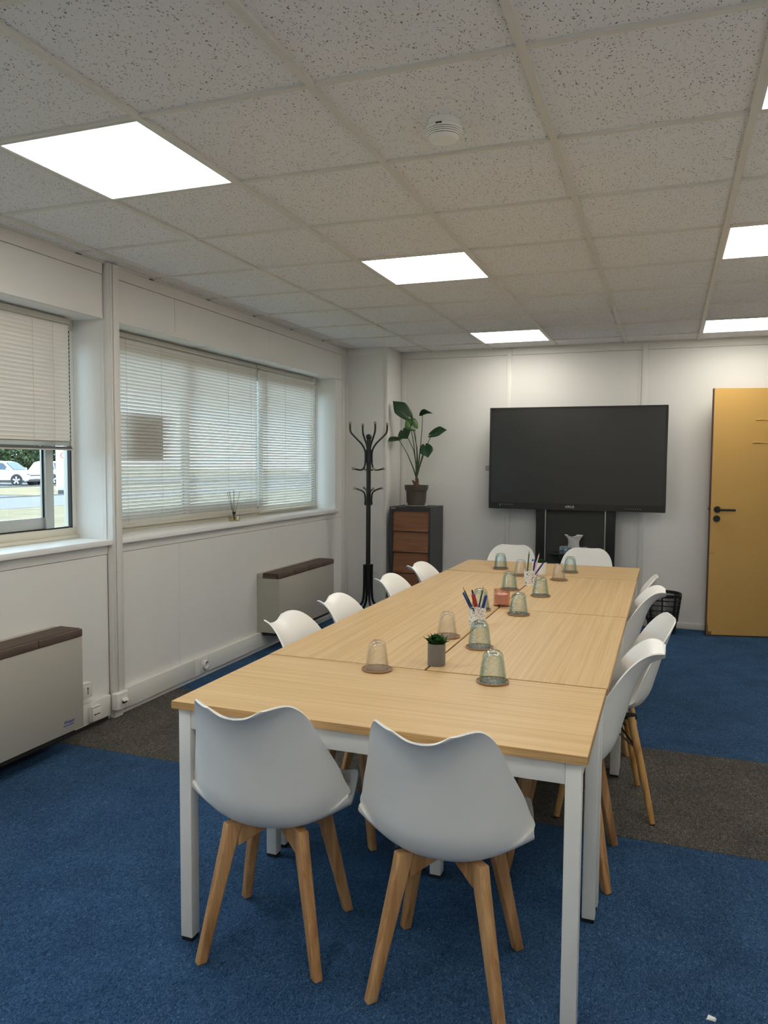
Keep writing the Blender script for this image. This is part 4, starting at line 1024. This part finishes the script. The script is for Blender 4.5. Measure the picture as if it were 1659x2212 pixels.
for k, (kind, x, y, lab, lab2) in enumerate(glasses):
    c = tag(put('coaster', COAST, None, (x, y, TZ), (0, 0, k)), lab2, 'coaster', 'round brown coasters')
    tag(put('tumbler', TUM[kind], None, (x, y, TZ + 0.0037), (0, 0, k * 1.3)), lab, 'glass', 'upturned tumblers on coasters')
# succulents
def succulent(label, loc, pot_mat, leaf_mat, r, h, nl, spread, leaf_len):
    t = thing('potted_succulent', label, 'plant', loc)
    G().lathe([(0.0, 0.0), (r - 0.002, 0.0), (r, 0.002), (r, h), (r - 0.003, h), (r - 0.004, h - 0.012), (0.0, h - 0.012)], 40).build('pot', pot_mat, t, smooth=True)
    G().lathe([(0.0, h - 0.008), (r - 0.004, h - 0.009), (0.0, h - 0.0115)], 20).build('soil', 'soil', t)
    bm = bmesh.new(); n = 8; rows = []
    for i in range(n + 1):
        s = i / n; w = max(0.0004, math.sin(min(1, s * 1.05 + 0.12) * PI) ** 0.7 * 0.46 * (0.7 + 0.6 * s) if s < 0.94 else 0.02)
        row = []
        for j in (-1, -0.5, 0, 0.5, 1):
            row.append(bm.verts.new((s, w * j, 0.05 * abs(j) ** 2 + 0.22 * s * s)))
        rows.append(row)
    for i in range(n):
        for j in range(4): bm.faces.new((rows[i][j], rows[i][j + 1], rows[i + 1][j + 1], rows[i + 1][j]))
    bmesh.ops.solidify(bm, geom=bm.faces[:], thickness=0.06)
    me = bpy.data.meshes.new('leaf'); bm.to_mesh(me); bm.free(); me.materials.append(M[leaf_mat]); me.polygons.foreach_set('use_smooth', [True] * len(me.polygons))
    r_ = random.Random(3)
    for k in range(nl):
        s = k / nl; a = k * 2.39996; el = 0.15 + 1.15 * s ** 1.2; L_ = leaf_len * (1.0 - 0.45 * s) * r_.uniform(0.9, 1.1)
        o = put('leaf', me, t, (0.004 * math.cos(a), 0.004 * math.sin(a), h - 0.006 + 0.006 * s), (0, -el, a)); o.scale = (L_, L_, L_)
    return t
succulent('green succulent in a dark grey pot at the front of the table', (0.617, 0.685, TZ), 'grey_pot', 'succ', 0.0315, 0.078, 26, 1, 0.050)
succulent('pale green succulent in a white pot at the far end of the table', (0.613, 3.050, TZ), 'white_ceramic', 'succ2', 0.0385, 0.078, 18, 1, 0.040)
# candle holder
t = thing('candle_holder', 'pink fluted glass candle holder in the middle of the table', 'candle holder', (0.603, 1.880, TZ))
G().lathe([(0.0, 0.0), (0.037, 0.0), (0.0385, 0.004), (0.0385, 0.080), (0.0365, 0.083), (0.0345, 0.080), (0.0345, 0.012), (0.0, 0.010)], 120, mod=lambda q, i: 1 + (0.035 * math.cos(20 * q) if 1 <= i <= 4 else 0)).build('fluted_glass', 'g_pink', t, smooth=True, angle=80)
G().lathe([(0.0, 0.0115), (0.0335, 0.0115), (0.0335, 0.060), (0.0, 0.058)], 36).build('wax', 'wax', t, smooth=True)
G().cyl((0, 0, 0.058), (0, 0, 0.068), 0.0008, n=5).build('wick', 'mark_black', t)
# pen cups
def pen_cup(label, loc, seed):
    t = thing('pen_cup', label, 'pen cup', loc)
    r_ = random.Random(seed); n, m_ = 64, 26; R0, Hc = 0.036, 0.088
    keep = [[True] * n for _ in range(m_)]
    for _ in range(150):
        a, b = r_.randrange(n), r_.randrange(2, m_ - 1); dx = r_.choice((-1, 1)); 
        for q in range(r_.randint(2, 4)):
            i = (a + dx * q) % n; j = b + (q * r_.choice((0, 1)))
            if 1 < j < m_ - 1: keep[j][i] = False
    for i in range(n):
        for q in range(r_.randint(0, 2)): keep[m_ - 1 - q][i] = False
    bm = bmesh.new()
    vv = [[bm.verts.new((R0 * math.cos(2 * PI * (i + 0.3 * r_.random()) / n), R0 * math.sin(2 * PI * (i + 0.3 * r_.random()) / n), Hc * (j + 0.3 * (r_.random() - 0.5) * (0 < j < m_)) / m_)) for i in range(n)] for j in range(m_ + 1)]
    for j in range(m_):
        for i in range(n):
            if keep[j][i]: bm.faces.new((vv[j][i], vv[j][(i + 1) % n], vv[j + 1][(i + 1) % n], vv[j + 1][i]))
    bmesh.ops.delete(bm, geom=[v for v in bm.verts if not v.link_faces], context='VERTS')
    bmesh.ops.recalc_face_normals(bm, faces=bm.faces); bmesh.ops.solidify(bm, geom=bm.faces[:], thickness=0.0012)
    me = bpy.data.meshes.new('lace_wall'); bm.to_mesh(me); bm.free(); me.materials.append(M['lace'])
    put('lace_wall', me, t)
    G().lathe([(0.0, 0.0), (0.036, 0.0), (0.036, 0.003), (0.0, 0.003)], 36).build('base', 'lace', t)
    return t
pen_cup('white lacy pen cup with a red marker, nearer one', (0.600, 1.372, TZ), 4)
pen_cup('white lacy pen cup with blue pens, farther one', (0.620, 2.615, TZ), 9)
def pen(label, kind, cup, base, top, r, body, cap, name):
    """base, top: offsets from the cup centre"""
    b = Vector(cup) + Vector(base); t_ = Vector(cup) + Vector(top); d = (t_ - b); L_ = d.length
    o = thing(name, label, kind, b)
    o.rotation_euler = d.to_track_quat('Z', 'Y').to_euler()
    if kind == 'pencil':
        G().cyl((0, 0, 0), (0, 0, L_ - 0.018), r, n=6).build('barrel', body, o)
        G().cyl((0, 0, L_ - 0.018), (0, 0, L_ - 0.004), r * 0.98, r * 0.35, n=10).build('sharpened_wood', 'raw_wood', o, smooth=True)
        G().cyl((0, 0, L_ - 0.004), (0, 0, L_), r * 0.35, 0.0003, n=8).build('lead', 'mark_black', o)
    else:
        G().cyl((0, 0, 0), (0, 0, L_ * 0.62), r * 0.9, n=12).build('barrel', body, o, smooth=True)
        c = G().tube([(0, 0, L_ * 0.60), (0, 0, L_ * 0.96), (0, 0, L_)], [r * 1.12, r * 1.08, r * 0.75], 12).build('cap', cap, o, smooth=True)
        G().box(r * 1.0, r * 1.6, -r * 0.3, r * 0.3, L_ * 0.68, L_ * 0.97).build('clip', cap, c)
    return o
c1 = (0.600, 1.372, TZ); c2 = (0.620, 2.615, TZ)
pen('green pencil leaning left in the nearer pen cup', 'pencil', c1, (0.012, 0.0, 0.006), (-0.062, -0.020, 0.170), 0.0038, 'pencil_green', None, 'pencil')
pen('blue pen lowest on the left in the nearer pen cup', 'pen', c1, (0.010, -0.014, 0.006), (-0.058, -0.030, 0.148), 0.0042, 'pen_blue', 'pen_blue', 'ballpoint_pen')
pen('dark blue pen behind the red marker in the nearer pen cup', 'pen', c1, (0.010, 0.012, 0.006), (-0.028, 0.010, 0.155), 0.0042, 'pen_navy', 'pen_navy', 'ballpoint_pen')
pen('red marker with a white end in the nearer pen cup', 'marker', c1, (0.018, -0.018, 0.006), (-0.016, -0.020, 0.142), 0.0082, 'pen_white', 'pen_red', 'marker_pen')
pen('green pencil leaning right in the nearer pen cup', 'pencil', c1, (-0.012, 0.010, 0.006), (0.022, 0.012, 0.172), 0.0038, 'pencil_green', None, 'pencil')
pen('blue capped marker on the right of the nearer pen cup', 'marker', c1, (0.006, 0.0, 0.006), (0.038, -0.004, 0.138), 0.0062, 'pen_blue', 'pen_blue', 'marker_pen')
pen('tall green pencil in the farther pen cup', 'pencil', c2, (-0.020, -0.010, 0.006), (-0.006, -0.012, 0.200), 0.0040, 'pencil_green', None, 'pencil')
pen('blue pen upright in the farther pen cup', 'pen', c2, (0.0, 0.008, 0.006), (0.012, 0.010, 0.148), 0.0044, 'pen_blue', 'pen_blue', 'ballpoint_pen')
pen('white pen short beside the blue pens in the farther cup', 'pen', c2, (0.004, -0.016, 0.006), (0.016, -0.016, 0.140), 0.0046, 'pen_white', 'pen_white', 'ballpoint_pen')
pen('dark blue pen at the back of the farther pen cup', 'pen', c2, (0.006, 0.018, 0.006), (0.026, 0.016, 0.152), 0.0044, 'pen_navy', 'pen_blue', 'ballpoint_pen')
pen('pale pink pencil leaning right in the farther pen cup', 'pencil', c2, (0.006, -0.004, 0.006), (0.052, -0.002, 0.190), 0.0040, 'pen_pink', None, 'pencil')
pen('blue pen leaning far right in the farther pen cup', 'pen', c2, (-0.006, -0.012, 0.006), (0.078, -0.018, 0.135), 0.0044, 'pen_blue', 'pen_blue', 'ballpoint_pen')

# reed diffuser on the sill
t = thing('reed_diffuser', 'small glass reed diffuser with dark sticks on the window sill', 'diffuser', (XL - 0.055, 2.995, ZS))
G().box(-0.030, 0.030, -0.036, 0.036, 0.0, 0.052).build('bottle', 'g_clear', t, bevel=0.006)
G().box(-0.025, 0.025, -0.031, 0.031, 0.006, 0.034).build('oil', 'liquid', t)
G().box(0.0302, 0.0308, -0.016, 0.016, 0.012, 0.040).build('paper_label', 'pvc_old', t)
G().cyl((0, 0, 0.052), (0, 0, 0.068), 0.0125, n=20).build('collar', 'black_plastic', t, smooth=True)
for k, (a, b) in enumerate(((-0.005, -0.085), (0.008, -0.070), (-0.012, -0.050), (0.010, -0.012), (-0.006, 0.004), (0.006, 0.076))):
    G().cyl((a * 0.3, b * -0.12, 0.010), (a, b, 0.225 - abs(b) * 0.12), 0.0014, n=6).build('reed', 'reed', t)

# small scrap on the carpet
g = G(); g.hexa([(-0.012, -0.006, 0), (0.010, -0.008, 0), (0.014, 0.004, 0), (-0.008, 0.007, 0), (-0.010, -0.004, 0.003), (0.008, -0.006, 0.006), (0.011, 0.003, 0.004), (-0.006, 0.005, 0.007)])
o = g.build('paper_scrap', 'tissue'); o.location = (1.508, 0.228, 0.0005); tag(o, 'tiny white paper scrap on the blue carpet', 'scrap')

# ------------------------------------------------------------------ outdoors, seen under the raised blind
ZG = -0.25
gd = sroot('ground', 'ground outside the window', 'ground')
G().box(-20.0, XL - 0.35, -60, 110, ZG - 0.1, ZG).build('lawn', 'grass', gd)
G().box(-26.2, -20.0, -60, 110, ZG - 0.1, ZG + 0.01).build('pavement', 'pavement', gd)
G().box(-26.45, -26.2, -60, 110, ZG - 0.1, ZG + 0.05).build('kerb_line', 'kerb', gd)
G().box(-36.2, -26.45, -60, 110, ZG - 0.1, ZG - 0.005).build('road', 'asphalt', gd)
G().box(-36.6, -36.2, -60, 110, ZG - 0.1, ZG + 0.08).build('kerb_line', 'kerb', gd)
G().box(-44.0, -36.6, -60, 110, ZG - 0.1, ZG + 0.02).build('parking', 'asphalt', gd)
G().box(-130.0, -44.0, -60, 140, ZG - 0.1, ZG + 0.03).build('verge', 'grass_dry', gd)
G().box(-36.2, -26.5, 26.6, 44, ZG - 0.1, ZG + 0.02).build('island', 'grass_dry', gd)
def make_car(label, loc, rz):
    t = thing('parked_car', label, 'car', loc, rz, 'white cars in the car park')
    Lh = 2.2
    body = [(-2.15, 0.30), (-2.20, 0.62), (-2.12, 0.92), (-1.95, 1.02), (1.05, 0.98), (1.75, 0.90), (2.08, 0.78), (2.17, 0.60), (2.16, 0.32), (1.9, 0.24), (-1.9, 0.24)]
    G().prism(body, -0.90, 0.90, 'y').build('body', 'car_white', t, bevel=0.09, seg=3)
    g_ = G(); rf = [(-1.95, 1.0), (-1.62, 1.52), (-1.30, 1.60), (0.05, 1.60), (0.40, 1.52), (1.12, 0.97)]
    top = [(x * 1.0, 0.86 if z_ < 1.1 else 0.66, z_) for x, z_ in rf]
    n = len(rf); g_.add([(x, -y, z_) for x, y, z_ in top] + top, [tuple(range(n)), tuple(range(2 * n - 1, n - 1, -1))] + [(k, (k + 1) % n, n + (k + 1) % n, n + k) for k in range(n)])
    g_.build('cabin', 'car_white', t, bevel=0.05, seg=2)
    for s in (-1, 1):
        gg = G()
        for a, b, c, d in (((-1.05, 1.04), (-0.20, 1.04), (-0.20, 1.50), (-1.05, 1.50)), ((-0.12, 1.04), (0.80, 1.04), (0.33, 1.46), (-0.12, 1.50)), ((-1.72, 1.06), (-1.13, 1.04), (-1.13, 1.50), (-1.45, 1.48))):
            pts = []
            for (x, z_) in (a, b, c, d):
                y = 0.855 - (z_ - 1.0) * 0.335; pts.append((x, y, z_))
            gg.add([(x, s * (y + 0.012), z_) for x, y, z_ in pts] + [(x, s * (y - 0.02), z_) for x, y, z_ in pts], [(0, 1, 2, 3), (7, 6, 5, 4), (0, 1, 5, 4), (1, 2, 6, 5), (2, 3, 7, 6), (3, 0, 4, 7)])
        gg.build('side_glass', 'car_glass', t)
    G().hexa([(0.46, -0.60, 1.505), (1.06, -0.74, 1.03), (1.06, 0.74, 1.03), (0.46, 0.60, 1.505), (0.49, -0.60, 1.52), (1.10, -0.74, 1.045), (1.10, 0.74, 1.045), (0.49, 0.60, 1.52)]).build('windscreen', 'car_glass', t)
    G().box(-1.9, 1.9, -0.905, 0.905, 0.20, 0.36).build('sill_cladding', 'car_dark', t, bevel=0.02)
    G().box(2.05, 2.20, -0.78, 0.78, 0.26, 0.42).build('lower_grille', 'car_dark', t, bevel=0.03)
    G().box(2.06, 2.17, -0.62, 0.62, 0.62, 0.70).build('grille_band', 'car_dark', t, bevel=0.02)
    G().box(2.17, 2.205, -0.26, 0.26, 0.44, 0.55).build('number_plate', 'plate', t)
    for s in (-1, 1):
        G().box(1.98, 2.12, s * 0.86 - 0.08 if s > 0 else -0.86 - 0.0, s * 0.86 if s > 0 else -0.86 + 0.26, 0.66, 0.78).build('headlight', 'car_glass', t, bevel=0.03)
        G().box(0.72, 0.92, s * 0.98 - 0.09, s * 0.98 + 0.09, 1.02, 1.16).build('mirror', 'car_white', t, bevel=0.03)
        for x in (-1.32, 1.36):
            G().cyl((x, s * 0.885, 0.34), (x, s * 0.915, 0.34), 0.42, n=28).build('wheel_arch', 'car_dark', t)
            w = G().cyl((x, s * 0.72, 0.34), (x, s * 0.93, 0.34), 0.34, n=32).build('wheel', 'tyre', t, smooth=True)
            G().cyl((x, s * 0.93, 0.34), (x, s * 0.935, 0.34), 0.245, n=28).build('hub', 'tyre', w)
            rg = G()
            for k in range(5):
                a = k * 2 * PI / 5 + PI / 2; d = Vector((math.cos(a), 0, math.sin(a))); q = Vector((-d.z, 0, d.x)); c = Vector((x, s * 0.937, 0.34))
                rg.hexa([c + d * 0.03 - q * 0.035, c + d * 0.03 + q * 0.035, c + d * 0.25 + q * 0.06, c + d * 0.25 - q * 0.06] + [p + Vector((0, s * 0.012, 0)) for p in (c + d * 0.03 - q * 0.035, c + d * 0.03 + q * 0.035, c + d * 0.25 + q * 0.06, c + d * 0.25 - q * 0.06)])
            rg.build('spokes', 'rim', w)
    return t
car = make_car('white car parked outside, whole front wheel visible', (-40.1, 37.4, ZG + 0.02), math.radians(14))
dup(car, (-39.0, 41.2, ZG + 0.02), math.radians(80), 'white car outside partly hidden by the window frame and white sign')
sg = thing('pylon_sign', 'tall white sign with red lettering beside the parked cars', 'sign', (-29.36, 31.02, ZG + 0.02), math.radians(45))
G().box(-0.30, 0.30, -0.10, 0.10, 0.0, 4.5).build('sign_board', 'sign_white', sg, bevel=0.02)
text('C', 0.42, 'sign_red', sg, (0.06, -0.105, 1.92), (PI / 2, 0, 0), 'red_letter', 0.004)
for k in range(4):
    G().box(-0.26, -0.08, -0.104, -0.10, 0.62 + k * 0.10, 0.66 + k * 0.10).build('print_line', 'util_grey', sg)
ub = thing('utility_cabinet', 'small grey utility box with a dark base beside the sign', 'utility box', (-26.63, 28.0, ZG + 0.02), math.radians(45))
G().box(-0.14, 0.14, -0.12, 0.12, 0.20, 0.48).build('cabinet', 'util_grey', ub, bevel=0.03)
G().box(-0.13, 0.13, -0.11, 0.11, 0.0, 0.20).build('plinth', 'car_dark', ub)
# trees beyond the car park, each its own
def make_tree(label, loc, seed, hgt, rad, mat):
    t = thing('tree', label, 'tree', loc, 0, 'trees beyond the car park'); r_ = random.Random(seed)
    G().tube([(0, 0, 0), (0.1, 0, hgt * 0.3), (0.0, 0.1, hgt * 0.6)], [0.24, 0.18, 0.10], 8).build('trunk', 'trunk', t, smooth=True)
    g_ = G()
    for _ in range(5200):
        a = r_.uniform(0, 2 * PI); el = r_.uniform(-1, 1); q = r_.uniform(0.55, 1.0) ** 0.5
        c = Vector((rad * q * math.cos(a) * math.sqrt(1 - el * el), rad * q * math.sin(a) * math.sqrt(1 - el * el), hgt * 0.55 + hgt * 0.48 * q * el))
        if c.z < 0.4: c.z = r_.uniform(0.3, 1.2)
        s = r_.uniform(0.11, 0.26)
        u = Vector((r_.uniform(-1, 1), r_.uniform(-1, 1), r_.uniform(-1, 1))).normalized(); w = u.orthogonal().normalized()
        g_.add([c - u * s, c + w * s * 0.6, c + u * s, c - w * s * 0.6], [(0, 1, 2, 3)])
    me = bpy.data.meshes.new('foliage'); me.from_pydata(g_.v, [], g_.f); me.materials.append(M[mat])
    put('foliage', me, t)
    return t
tl = ['dark green tree far left beyond the white car', 'pale green tree above the white car roof', 'dark green tree beside the window stile', 'pale green tree seen right of the window stile', 'dark green tree behind the tall white sign', 'dark green tree hidden mostly by the venetian blind']
for k in range(6):
    row = 0 if k < 3 else 1; q = (k % 3 - 1) * 5.6 + row * 2.8
    make_tree(tl[k], (-56.5 + 0.66 * q - 4.6 * row, 54.5 + 0.75 * q + 4.1 * row, ZG), 20 + k, 6.0 + (k % 3) * 0.7, 2.55, 'tree' if k % 2 == 0 else 'tree2')
